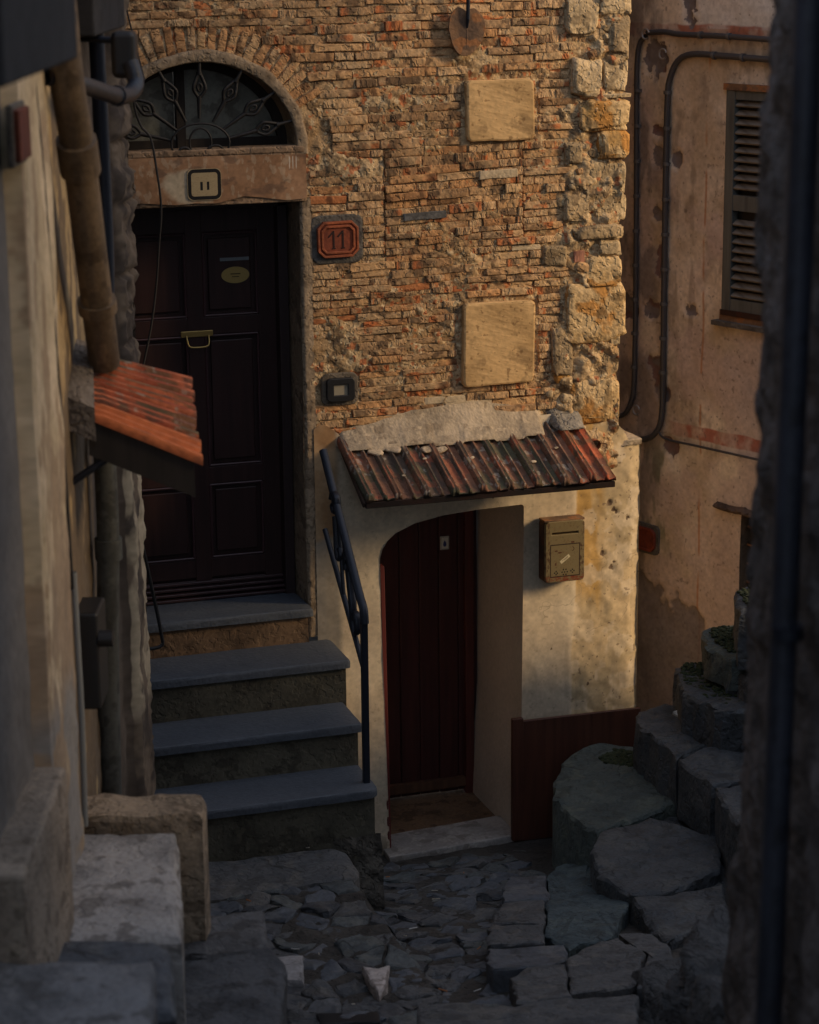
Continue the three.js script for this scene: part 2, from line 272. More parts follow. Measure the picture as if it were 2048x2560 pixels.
// ------------------------------------------------------------------ the brick house
const house = thing('brick_house', 'old thin-brick house with arched fanlight door above and cream plaster cellar door below', 'house');
const FX = -0.46, FY = 3.655, FRX = 0.455, FRY = 0.395;                 // fanlight arch
const doorHole = [[-0.97, 1.36], [0.0, 1.36], [0.008, 3.40], [-0.97, 3.40]];
const fanHole = [[FX - FRX, 3.62], [FX + FRX, 3.62], ...ell(FX, FY, FRX, FRY, 0, Math.PI, 28)];
const lowHole = [[0.416, -0.12], [0.395, 0.772], [0.382, 1.279], [0.379, 1.590], [0.392, 1.638], [0.42, 1.680], [0.462, 1.716], [0.563, 1.757], [0.713, 1.786], [0.891, 1.800], [1.135, 1.807], [1.146, 1.795], [1.146, 1.768], [1.137, 0.698], [1.093, -0.12]];
const smear = (x, y) => { // where mortar and patching bury the bricks
  let s = sst(0.58, 0.72, fbm(x * 3.4 + 3, y * 4.2, 4, 201));
  s = Math.max(s, sst(0.30, 0.12, Math.hypot((x - 0.62) / 1.1, (y - 3.78) / 0.9)) * (0.35 + 0.6 * fbm(x * 9, y * 9, 3, 203)));
  s = Math.max(s, sst(0.2, 0.07, Math.hypot((x - 0.52), (y - 2.62) * 0.9)) * 0.6);
  return s;
};
const rubbleX = (y) => 1.355 + 0.16 * sst(2.9, 4.3, y) + 0.07 * (fbm(3, y * 5, 3, 207) - 0.5) * 2;
const mortarH = (x, y) => {
  const rub = sst(-0.06, 0.05, x - rubbleX(y));
  let h = -0.001 + 0.026 * (fbm(x * 26, y * 34, 4, 211) - 0.5) + 0.012 * smear(x, y) + rub * (0.016 + 0.075 * (fbm(x * 17, y * 17, 4, 213) - 0.45));
  if (y < 3.62) for (const c of [0.437, 1.147]) if ((c < 1 ? y > 3.1 : y > 3.2 && y < 3.66)) h -= 0.016 * Math.exp(-Math.pow((x - c - 0.01 * (vn(1, y * 9, 3) - 0.5)) / 0.007, 2));   // straight joints of old openings
  return h;
};
const wall = mesh('wall', sheet({ x0: -1.42, x1: 1.655, y0: 1.95, y1: 4.85, cell: 0.011, holes: [doorHole, fanHole], at: (x, y) => [x, y, mortarH(x, y)] }), mortarM, house);
tag(wall, 'wall of thin old bricks bedded in crumbling lime mortar');
{
  const sx = 1.655, side = sheet({ x0: -2.4, x1: 0.0, y0: 1.9, y1: 4.85, cell: 0.05, at: (z, y) => [sx + 0.03 * (fbm(z * 9, y * 9, 3, 217) - 0.6), y, z - 0.012] });
  mesh('side_wall', side, mortarM, house);
  mesh('upper_wall', merge([box(3.2, 1.9, 0.4, 0.05, 5.79, -0.225, 0), box(0.4, 1.9, 6, 1.45, 5.79, -3.42, 0), box(0.3, 6.0, 6, 1.48, 1.9, -3.45, 0)]), mortarM, house);
  mesh('back_wall', box(1.3, 6.9, 0.4, -2.06, 3.30, -0.24, 0), mortarM, house);
  mesh('roof', merge([box(4.9, 0.16, 7.2, -0.6, 6.83, -3.3, 0)]), roofTileM, house);
}
// bricks, course by course
const brickGeos = Array.from({ length: 22 }, () => {
  const L = 0.2, h = 0.034, D = 0.06, g0 = new THREE.BoxGeometry(L, h, D, 5, 3, 1), p = g0.attributes.position, s = rr(0, 99);
  const cut = [0, 1, 2, 3].map(() => rnd() < 0.35 ? rr(0.006, 0.020) : rr(0, 0.004)), fx = [-0.5, -0.475, -0.17, 0.15, 0.475, 0.5], fy = [-0.5, -0.40, 0.40, 0.5], slant = rr(-0.02, 0.02), face = rr(-0.03, 0.03);
  for (let i = 0; i < p.count; i++) {
    const ix = Math.round((p.getX(i) / L + 0.5) * 5), iy = Math.round((p.getY(i) / h + 0.5) * 3), ex = ix === 0 || ix === 5, ey = iy === 0 || iy === 3;
    let x = fx[ix] * L, y = fy[iy] * h, z = p.getZ(i);
    const n1 = vn(x * 31 + s, iy * 3.1 + 7, 3) - 0.5, n2 = vn(ix * 2.1 + s + 40, iy * 1.7, 4) - 0.5, n3 = vn(x * 40 + s + 80, iy * 2.3, 5) - 0.5;
    if (z > 0) { z += n3 * 0.006 + face * x - (ex ? 0.004 : 0) - (ey ? 0.0028 : 0); const k = (x > 0 ? 1 : 0) + (y > 0 ? 2 : 0); if (ex && ey) { x -= Math.sign(x) * cut[k]; y -= Math.sign(y) * cut[k] * 0.35; z -= cut[k] * 0.5; } }
    y += n1 * 0.006 + slant * x * 0.3; x += n2 * 0.006;
    p.setXYZ(i, x, y, z);
  }
  g0.deleteAttribute('uv'); g0.computeVertexNormals(); return boxUV(g0, 1, rr(0, 1), rr(0, 1));
});
const flashTop = (x) => { const q = [[-9, 2.2], [0.12, 2.22], [0.17, 2.25], [0.463, 2.333], [0.91, 2.355], [1.253, 2.285], [1.47, 2.30], [1.56, 2.25], [9, 2.2]]; for (let i = 1; i < q.length; i++) if (x < q[i][0]) return mix(q[i - 1][1], q[i][1], (x - q[i - 1][0]) / (q[i][0] - q[i - 1][0])); return 2.2; };
const stones = [[1.53,1.691,4.225,4.341,"p"],[1.583,1.689,4.021,4.216,"g"],[1.559,1.684,3.844,4.017,"p"],[1.443,1.687,3.673,3.812,"o"],[1.533,1.689,3.526,3.667,"o"],[1.484,1.689,3.359,3.52,"p"],[1.511,1.686,3.22,3.36,"p"],[1.404,1.667,3.131,3.201,"g"],[1.534,1.66,3.046,3.128,"p"],[1.471,1.652,2.895,3.055,"o"],[1.353,1.661,2.627,2.912,"o"],[1.604,1.665,2.59,2.643,"p"],[1.473,1.659,2.424,2.598,"g"],[1.392,1.657,2.196,2.438,"o"],[1.392,1.536,3.842,4.01,"p"],[1.359,1.487,3.216,3.374,"g"],[1.364,1.515,4.139,4.299,"p"],[1.301,1.405,2.454,2.702,"g"],[1.357,1.446,3.51,3.618,"g"],[1.248,1.375,3.008,3.11,"g"],[1.50,1.69,4.36,4.52,"o"],[1.55,1.69,4.53,4.7,"p"]];
const blocked = (y) => {
  const b = [];
  if (y < 3.66) b.push([-9, 0.052]);
  const q = (y - FY) / 0.56; if (y >= 3.6 && Math.abs(q) < 1) { const k = 0.625 * Math.sqrt(1 - q * q); b.push([FX - k, FX + k]); }
  if (y > 3.625 && y < 3.955) b.push([0.825, 1.215]); if (y > 2.42 && y < 2.87) b.push([0.80, 1.22]);
  if (y > 3.085 && y < 3.315) b.push([-9, 0.312]); if (y > 2.375 && y < 2.56) b.push([-9, 0.285]);
  for (const s of stones) if (y > s[2] - 0.012 && y < s[3] + 0.012) b.push([s[0] - 0.008, s[1] + 0.05]);
  return b.sort((m, n) => m[0] - n[0]);
};
const brickList = [];
for (let y = 2.05; y < 4.8;) {
  const pitch = mix(0.0365, 0.0435, sst(3.0, 3.9, y)) * rr(0.88, 1.14), yc = y + pitch / 2;
  const xr = rubbleX(yc) + rr(-0.02, 0.05); let cur = -1.36; const spans = [];
  for (const [a, b] of blocked(yc)) { if (a > cur) spans.push([cur, Math.min(a, xr)]); cur = Math.max(cur, b); }
  if (cur < xr) spans.push([cur, xr]);
  for (const [a, b] of spans) {
    let x = a + rr(0.002, 0.01);
    while (x < b - 0.03) {
      let L = rnd() < 0.2 ? rr(0.06, 0.12) : rr(0.15, 0.255); if (x + L > b) L = b - x; if (b - x - L < 0.05) L = Math.min(b - x, 0.28);
      for (const c of [0.437, 1.147]) if ((c < 1 ? yc > 3.1 && yc < 3.62 : yc > 3.2 && yc < 3.66) && x < c - 0.008 && x + L > c - 0.008) L = Math.max(0.03, c - 0.006 - x);
      const xc = x + L / 2, mid = xc > 0.44 && xc < 1.147 && yc > 2.95 && yc < 3.64;
      const yy = yc + rr(-0.004, 0.004) + 0.016 * (vn(xc * 2.2, y * 3, 221) - 0.5) + (mid ? 0.035 * (xc - 0.79) : 0.008 * (xc - 0.6)), s = smear(xc, yy);
      if (yy > flashTop(xc) - 0.02 && !(s > 0.85 && rnd() < 0.5) && L > 0.028) brickList.push({ x: xc, y: yy, L: L - rr(0.003, 0.009), h: pitch * rr(0.80, 1.04) - 0.003 + (mid ? 0.002 : 0), z: 0.001 + rr(0, 0.017) - 0.012 * s * rnd() + (mid ? 0.004 : 0), r: (mid ? 0.04 : 0.008) + rr(-0.03, 0.03), s });
      x += L;
    }
  }
  y += pitch;
}
const quat = new THREE.Quaternion(), zAx = new THREE.Vector3(0, 0, 1);
function brickMat(b) { const q = rnd(); if (q < 0.018) return orangeBrick; if (q < 0.055) return paleBrick; const dark = b.s > 0.35 || fbm(b.x * 1.6, b.y * 1.6, 3, 227) > 0.60; return brickMats[Math.floor(rnd() * 3) * 6 + (dark ? [1, 3, 3, 5][Math.floor(rnd() * 4)] : [0, 0, 1, 2, 4, 4, 2, 5][Math.floor(rnd() * 8)])]; }
// the ones inside the picture that show largest are single bricks; the rest is one piece
const inView = (b) => b.y < 4.42 && b.x > -0.86 && !(b.y < 3.6 && b.x < 0);
brickList.sort((m, n) => (inView(n) - inView(m)) || n.L * n.h - m.L * m.h);
const restB = [];
brickList.forEach((b, i) => {
  const g = brickGeos[Math.floor(rnd() * brickGeos.length)], sc = new THREE.Vector3(b.L / 0.2, b.h / 0.034, 1), pos = new THREE.Vector3(b.x, b.y, b.z - 0.03); quat.setFromAxisAngle(zAx, b.r);
  if (i < 285) { const o = mesh('brick', g, brickMat(b), wall); o.position.copy(pos); o.quaternion.copy(quat); o.scale.copy(sc); }
  else { const c = g.clone(); c.applyMatrix4(new THREE.Matrix4().compose(pos, quat, sc)); (restB[i % 6] ??= []).push(c); }
});
{ const m = mesh('small_bricks', merge(restB.slice(0, 6).flat()), brickMats[0], wall); m.userData.kind = 'stuff'; }
for (const [x, y, L, h, m] of [[1.011, 3.478, 0.2, 0.042, paleBrick], [0.632, 3.292, 0.22, 0.036, M([0.17, 0.165, 0.16], { map: stoneTex, bumpMap: bumpFine, bumpScale: 0.004 })], [0.485, 4.195, 0.085, 0.045, orangeBrick], [1.438, 3.052, 0.055, 0.058, M([0.62, 0.28, 0.18], { map: stoneTex })]]) {
  const o = mesh('brick', brickGeos[3], m, wall); o.position.set(x, y, -0.006); o.scale.set(L / 0.2, h / 0.034, 1); o.rotation.z = 0.03;
}
// arch of upright bricks over the fanlight
for (let a = 22; a < 172;) {
  const w = rr(4.6, 6.2), t = (a + w / 2) * Math.PI / 180, g = brickGeos[Math.floor(rnd() * 22)], o = mesh('arch_brick', g, rnd() < 0.03 ? paleBrick : brickMats[[0, 2, 5, 8, 14, 17, 11][Math.floor(rnd() * 7)]], wall);
  const nx = Math.cos(t) / FRX, ny = Math.sin(t) / FRY, nl = Math.hypot(nx, ny), len = rr(0.11, 0.14), off = 0.045 + len / 2;
  o.position.set(FX + FRX * Math.cos(t) + nx / nl * off, FY + FRY * Math.sin(t) + ny / nl * off, -0.026 + rr(0, 0.01)); o.rotation.z = Math.atan2(ny, nx) + rr(-0.05, 0.05); o.scale.set(len / 0.2, (w * Math.PI / 180 * 0.47 - 0.006) / 0.034, 1); a += w;
}
{ // plaster rim of the arch, slightly uneven, with its soffit
  const n = 60, pos = [], idx = [], prof = [[0.0, -0.20], [0.0, 0.018], [0.006, 0.028], [0.04, 0.030], [0.055, 0.020], [0.058, -0.02]];
  for (let i = 0; i <= n; i++) { const t = mix(-0.09, Math.PI + 0.09, i / n), c = Math.cos(t), s = Math.max(-0.09, Math.sin(t)), nx = c / FRX, ny = Math.sin(t) / FRY, l = Math.hypot(nx, ny), wob = 0.010 * (fbm(i * 0.35, 2, 3, 231) - 0.5);
    prof.forEach(([o, z], k) => pos.push(FX + FRX * c + nx / l * (o + (k > 2 ? wob * 2 : k ? wob * 0.4 : 0)), FY + FRY * s + ny / l * (o + (k > 2 ? wob * 2 : k ? wob * 0.4 : 0)), z + (k && z > 0 ? 0.006 * (fbm(i * 0.6, k * 3, 2, 233) - 0.5) : 0))); }
  for (let i = 0; i < n; i++) for (let k = 0; k < prof.length - 1; k++) { const a = i * prof.length + k, b = a + 1, c = a + prof.length, d = c + 1; idx.push(a, b, c, b, d, c); }
  const g = new THREE.BufferGeometry(); g.setAttribute('position', new THREE.Float32BufferAttribute(pos, 3)); g.setIndex(idx); g.computeVertexNormals();
  mesh('arch_rim', boxUV(g), M([0.40, 0.29, 0.18], { map: stoneTex, bumpMap: bumpCoarse, bumpScale: 0.01 }), house);
}
// corner stones and rubble
stones.forEach(([a, b, c, d, k], i) => {
  const w = b - a, h = d - c, o = mesh('corner_stone', lump(w * 1.06, h * 1.08, 0.15, 0.17, 5, 0.36), k === 'o' ? ochreM : k === 'p' ? paleRockM : greyRockM, wall);
  o.position.set((a + b) / 2, (c + d) / 2, -0.045 + (k === 'o' ? 0.012 : rr(-0.01, 0.012))); o.rotation.set(rr(-0.06, 0.06), rr(-0.06, 0.06), rr(-0.05, 0.05));
});
for (let i = 0; i < 110; i++) {
  const y = rr(2.15, 4.75), x = rubbleX(y) + rr(-0.03, 0.26), s = rr(0.02, 0.055); if (x > 1.665 || stones.some((q) => x > q[0] && x < q[1] && y > q[2] && y < q[3])) continue;
  const o = mesh('rubble_stone', lump(s * rr(1, 1.9), s, 0.05, 0.16, 2, 0.6), [paleRockM, greyRockM, paleRockM, brickMats[2], ochreM][i % 5], wall); o.position.set(x, y, rr(-0.008, 0.008)); o.rotation.z = rr(-0.4, 0.4);
}
tag(mesh('slate_shard', slab([[1.538, -0.05], [1.69, -0.04], [1.70, 0.035], [1.60, 0.05], [1.545, 0.035]], 3.846, 0.018, { bevel: 0.003, rough: 0.002, rings: 2 }), paleRockM, wall), 'thin flat shard sticking out of the corner');

// cream plaster round the cellar door
const PW = [0, -0.15, 1.84, 2.5];
const plasterSpots = [[1.617, 1.777, 0.018], [1.640, 1.735, 0.012], [1.657, 1.718, 0.010], [1.724, 1.687, 0.012], [1.581, 1.51, 0.015], [1.635, 1.428, 0.017], [1.645, 1.455, 0.013], [1.509, 0.808, 0.006], [1.30, 1.02, 0.004], [1.56, 0.95, 0.004], [1.62, 1.12, 0.005], [0.98, 1.86, 0.006]];
const splitX = (y) => 1.418 + 0.02 * (fbm(1, y * 4, 3, 241) - 0.5) + 0.02 * sst(0.9, 1.7, y);
const plasterTex = tex(1024, 1400, (u, v) => {
  const x = PW[0] + u * PW[2], y = PW[1] + v * PW[3], n = fbm(x * 4, y * 4, 5, 243), f = fbm(x * 60, y * 60, 3, 247), st = fbm(x * 16, y * 1.6, 4, 251);
  let c = mix3([0.62, 0.50, 0.35], [0.72, 0.60, 0.43], sst(0.3, 0.7, n));
  const right = sst(-0.008, 0.008, x - splitX(y) - 0.012 * (fbm(x * 30, y * 30, 3, 253) - 0.5));
  let yel = mix3([0.50, 0.38, 0.22], [0.64, 0.48, 0.28], sst(0.3, 0.7, fbm(x * 7, y * 5, 5, 255)));
  yel = mix3(yel, [0.56, 0.33, 0.09], 0.85 * sst(0.36, 0.60, fbm(x * 9, y * 3, 5, 257)) * sst(0.11, 0.05, Math.abs(x - 1.50 - 0.02 * (st - 0.5))) * sst(1.15, 1.35, y + 0.3 * (st - 0.5)));
  yel = mix3(yel, [0.70, 0.56, 0.38], 0.7 * sst(0.52, 0.62, fbm(x * 12, y * 10, 4, 259)));
  c = mix3(c, yel, right);
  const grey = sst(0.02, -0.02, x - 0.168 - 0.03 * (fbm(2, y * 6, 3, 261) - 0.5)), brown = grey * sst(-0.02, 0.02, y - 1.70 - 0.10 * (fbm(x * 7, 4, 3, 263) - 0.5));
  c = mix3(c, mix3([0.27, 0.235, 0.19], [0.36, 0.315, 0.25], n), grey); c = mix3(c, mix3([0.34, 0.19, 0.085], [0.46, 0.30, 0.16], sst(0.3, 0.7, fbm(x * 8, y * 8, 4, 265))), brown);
  c = mix3(c, [0.36, 0.28, 0.18], 0.35 * sst(0.58, 0.70, st) * (0.4 + 0.6 * right));                                        // run-off streaks
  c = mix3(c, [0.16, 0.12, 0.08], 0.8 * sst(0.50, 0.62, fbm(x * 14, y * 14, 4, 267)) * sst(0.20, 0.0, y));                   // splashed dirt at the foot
  for (const [sx, sy, sr] of plasterSpots) { const d = Math.hypot(x - sx, (y - sy) * 0.8) + 0.020 * (fbm(x * 70, y * 70, 2, 269) - 0.5); c = mix3(c, [0.11, 0.065, 0.04], 0.9 * sst(sr, sr * 0.6, d)); }
  c = mix3(c, [0.20, 0.14, 0.09], 0.7 * sst(0.755, 0.79, fbm(x * 52, y * 52, 3, 271)) * (0.35 + 0.65 * right));                                       // pits
  const cr = Math.abs(fbm(x * 5 + 9, y * 5, 4, 273) - 0.5); c = mix3(c, [0.26, 0.19, 0.12], 0.5 * sst(0.006, 0.001, cr) * sst(0.52, 0.6, fbm(x * 3, y * 3, 2, 275)));
  return mul3(c, 0.80 + 0.34 * f);
}, false, false);
const plasterBump = tex(512, 512, (u, v) => 0.5 * fbmP(u, v, 10, 4, 277) + 0.5 * fbmP(u, v, 60, 3, 279), true);
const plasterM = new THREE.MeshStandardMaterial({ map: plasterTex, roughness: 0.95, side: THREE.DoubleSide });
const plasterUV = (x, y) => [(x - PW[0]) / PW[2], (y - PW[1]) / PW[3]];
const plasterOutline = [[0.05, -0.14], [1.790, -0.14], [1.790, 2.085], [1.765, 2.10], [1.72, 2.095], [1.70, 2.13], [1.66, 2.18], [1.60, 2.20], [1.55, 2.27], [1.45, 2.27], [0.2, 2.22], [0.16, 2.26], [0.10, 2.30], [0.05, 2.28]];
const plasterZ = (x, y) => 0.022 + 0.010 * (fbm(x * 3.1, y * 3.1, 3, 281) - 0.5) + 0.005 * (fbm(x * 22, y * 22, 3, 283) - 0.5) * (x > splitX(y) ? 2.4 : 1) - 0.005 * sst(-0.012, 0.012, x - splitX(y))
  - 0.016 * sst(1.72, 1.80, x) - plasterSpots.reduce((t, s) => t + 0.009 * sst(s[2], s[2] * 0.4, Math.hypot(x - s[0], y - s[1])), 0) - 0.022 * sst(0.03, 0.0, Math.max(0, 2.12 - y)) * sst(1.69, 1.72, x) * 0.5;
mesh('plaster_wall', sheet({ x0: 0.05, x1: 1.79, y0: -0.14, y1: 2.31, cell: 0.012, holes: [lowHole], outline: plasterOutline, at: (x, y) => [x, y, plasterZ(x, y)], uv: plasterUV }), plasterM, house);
{ // outer side and top of the buttress
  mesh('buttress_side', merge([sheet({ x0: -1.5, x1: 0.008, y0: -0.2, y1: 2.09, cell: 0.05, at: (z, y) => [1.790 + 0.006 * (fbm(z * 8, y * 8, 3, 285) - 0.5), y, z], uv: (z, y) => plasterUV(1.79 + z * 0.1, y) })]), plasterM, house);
  mesh('buttress_top', slab([[1.66, -1.4], [1.788, -1.4], [1.788, 0.018], [1.70, 0.022], [1.66, 0.0]], 2.098, 0.03, { bevel: 0.006, rough: 0.014 }), cementM, house);
}
// deep reveal of the cellar door
const softTex = tex(512, 512, (u, v) => mul3(mix3([0.82, 0.80, 0.77], [1, 1, 1], fbmP(u, v, 4, 5, 701)), 0.84 + 0.22 * fbmP(u, v, 60, 3, 703)));
const revealM = M([0.62, 0.53, 0.43], { map: softTex, bumpMap: bumpFine, bumpScale: 0.005 });
{
  const L = lowHole.length, pos = [], idx = [], zs = [0.024, 0.012, -0.02, -0.25, -0.5, -0.72], pts = []; 
  for (let i = 0; i < L - 1; i++) { const a = lowHole[i], b = lowHole[i + 1], k = Math.max(1, Math.round(Math.hypot(b[0] - a[0], b[1] - a[1]) / 0.06)); for (let j = 0; j < k; j++) pts.push([mix(a[0], b[0], j / k), mix(a[1], b[1], j / k)]); } pts.push(lowHole[L - 1]);
  for (const [x, y] of pts) zs.forEach((z, k) => pos.push(x + (k > 1 ? 0.014 * (fbm(y * 5, z * 6, 3, 287) - 0.5) : 0), y, z));
  const m = zs.length; for (let i = 0; i < pts.length - 1; i++) for (let k = 0; k < m - 1; k++) { const a = i * m + k; idx.push(a, a + 1, a + m, a + 1, a + m + 1, a + m); }
  const g = new THREE.BufferGeometry(); g.setAttribute('position', new THREE.Float32BufferAttribute(pos, 3)); g.setIndex(idx); g.computeVertexNormals(); mesh('door_reveal', boxUV(g), revealM, house);
}
// cellar door of upright boards, set deep in the wall
{
  const door = new THREE.Group(); door.name = 'cellar_door'; house.add(door); tag(door, 'narrow dark red door of upright boards');
  for (let i = 0; i < 7; i++) mesh('board', box(0.108, 1.80, 0.03, 0.42 + i * 0.111, 0.92, -0.69 + (i % 2) * 0.003, 0.006), lowDoorM, door);
  mesh('frame', merge([box(0.05, 1.82, 0.05, 1.085, 0.91, -0.665), box(0.05, 1.60, 0.05, 0.385, 0.80, -0.665)]), M([0.12, 0.03, 0.022], { map: woodTex, roughness: 0.5 }), door);
  mesh('bottom_rail', box(0.7, 0.055, 0.04, 0.74, 0.075, -0.664), M([0.13, 0.060, 0.03], { map: woodTex }), door);
  const tagT = canvasTex(64, 96, (c, W, H) => { c.fillStyle = '#cfcdbf'; c.fillRect(0, 0, W, H); c.fillStyle = '#20306e'; c.beginPath(); c.moveTo(32, 26); c.bezierCurveTo(52, 56, 46, 76, 32, 76); c.bezierCurveTo(18, 76, 12, 56, 32, 26); c.fill(); c.strokeStyle = '#8d8b80'; c.lineWidth = 4; c.strokeRect(2, 2, W - 4, H - 4); });
  const pg = new THREE.PlaneGeometry(0.045, 0.068), pl = mesh('door_plate', box(0.05, 0.074, 0.006, 0.953, 1.445, -0.668, 0.002), M([0.6, 0.58, 0.5]), door);
  pg.translate(0.953, 1.445, -0.6642); mesh('printed_face', pg, new THREE.MeshStandardMaterial({ map: tagT, roughness: 0.6 }), pl);
  tag(pl, 'small white plate with a blue drop mark');
  mesh('edge_strip', box(0.022, 1.62, 0.05, 0.402, 0.74, -0.005, 0.004, [0, 0, 0.012]), M([0.13, 0.022, 0.018], { roughness: 0.55 }), door);
  mesh('doorway_floor', box(0.80, 0.04, 0.56, 0.75, -0.012, -0.45, 0.004), M([0.20, 0.115, 0.06], { map: stoneTex, bumpMap: bumpCoarse, bumpScale: 0.01 }), house);
}
tag(mesh('marble_sill', slab([[0.378, 0.135], [0.375, -0.15], [1.125, -0.22], [1.115, 0.065], [0.75, 0.10]], 0.035, 0.05, { bevel: 0.006, rough: 0.002, side: 0.004 }), M([0.46, 0.42, 0.38], { map: stoneTex, roughness: 0.5 }), house), 'worn pale marble sill of the cellar door');
mesh('foundation', merge([sheet({ x0: 0.30, x1: 1.80, y0: -0.35, y1: 0.0, cell: 0.03, at: (x, y) => [x, y, 0.06 + 0.05 * (fbm(x * 9, y * 9, 3, 289) - 0.5)] })]), greyRockM, house);

// upper doorway: jamb, lintel, panelled door
mesh('door_jamb', sheet({ x0: 0, x1: 0.36, y0: 1.22, y1: 3.40, cell: 0.02, at: (s, y) => { const w = 0.008 * (fbm(s * 8, y * 6, 3, 291) - 0.5); return s < 0.30 ? [0.004 + 0.003 * y / 3 + w, y, -0.30 + s * (0.318 / 0.30)] : [0.004 + (s - 0.30) + w, y, 0.020 + w - 0.01 * sst(0.33, 0.36, s)]; } }), M([0.36, 0.265, 0.17], { map: stoneTex, bumpMap: bumpCoarse, bumpScale: 0.008 }), house);
const lintelTex = tex(512, 160, (u, v) => {
  const x = -1.0 + u * 1.05, y = 3.38 + v * 0.25, n = fbm(x * 6, y * 6, 5, 301), f = fbm(x * 70, y * 70, 2, 303); let c = mix3([0.30, 0.155, 0.075], [0.42, 0.235, 0.125], sst(0.3, 0.7, n));
  const d = Math.hypot((x + 0.52) / 0.14, (y - 3.485) / 0.085); c = mix3(c, [0.56, 0.46, 0.31], 0.85 * sst(1.1, 0.75, d + 0.5 * (fbm(x * 22, y * 22, 4, 305) - 0.5)));
  c = mix3(c, [0.50, 0.38, 0.25], 0.45 * sst(0.60, 0.68, fbm(x * 40, y * 22, 4, 307))); c = mix3(c, [0.14, 0.08, 0.05], 0.6 * sst(0.58, 0.68, fbm(x * 12, y * 20, 4, 309)));
  for (const sx of [-0.045, -0.028, -0.012]) c = mix3(c, [0.7, 0.66, 0.56], 0.8 * sst(0.003, 0.001, Math.abs(x - sx)) * sst(3.54, 3.56, y) * sst(3.61, 3.60, y));
  return mul3(c, 0.75 + 0.45 * f);
}, false, false);
{
  const lin = mesh('lintel', sheet({ x0: -1.0, x1: 0.038, y0: 3.395, y1: 3.628, cell: 0.012, outline: [[-1.0, 3.41], [-0.75, 3.415], [-0.6, 3.40], [-0.5, 3.405], [-0.4, 3.40], [-0.27, 3.428], [-0.18, 3.418], [-0.06, 3.40], [0.036, 3.405], [0.037, 3.612], [-0.2, 3.618], [-0.6, 3.622], [-1.0, 3.626]], at: (x, y) => [x, y, 0.036 + 0.007 * (fbm(x * 9, y * 9, 4, 311) - 0.5)], uv: (x, y) => [(x + 1) / 1.05, (y - 3.38) / 0.25] }), new THREE.MeshStandardMaterial({ map: lintelTex, roughness: 0.9, side: THREE.DoubleSide }), house);
  tag(lin, 'lintel painted reddish brown with a white-washed patch');
  mesh('lintel_core', merge([box(1.07, 0.235, 0.33, -0.497, 3.507, -0.137, 0.006), box(1.05, 0.035, 0.10, -0.49, 3.637, -0.018, 0.010)]), M([0.34, 0.22, 0.13], { map: stoneTex, bumpMap: bumpCoarse, bumpScale: 0.01 }), house);
  const numT = canvasTex(256, 230, (c, W, H) => { c.fillStyle = '#b09a72'; c.fillRect(0, 0, W, H); for (let i = 0; i < 900; i++) { c.fillStyle = `rgba(${rnd() < 0.5 ? '70,55,35' : '205,190,150'},0.10)`; c.fillRect(rnd() * W, rnd() * H, rr(2, 22), rr(1, 4)); } c.strokeStyle = '#0e0c0b'; c.lineWidth = 26; c.beginPath(); c.roundRect(16, 16, W - 32, H - 32, 34); c.stroke(); c.fillStyle = '#0e0c0b'; c.fillRect(96, 96, 19, 62); c.fillRect(146, 96, 18, 60); });
  const g = extrude(roundRect(0.162, 0.146, 0.024), 0.003, 0); g.translate(-0.459, 3.492, 0.040); const p = g.attributes.position, uv = g.attributes.uv; for (let i = 0; i < p.count; i++) uv.setXY(i, (p.getX(i) + 0.459) / 0.162 + 0.5, (p.getY(i) - 3.492) / 0.146 + 0.5);
  tag(mesh('painted_number', g, new THREE.MeshStandardMaterial({ map: numT, roughness: 0.85 }), lin), 'pale square with black border reading 11');
}
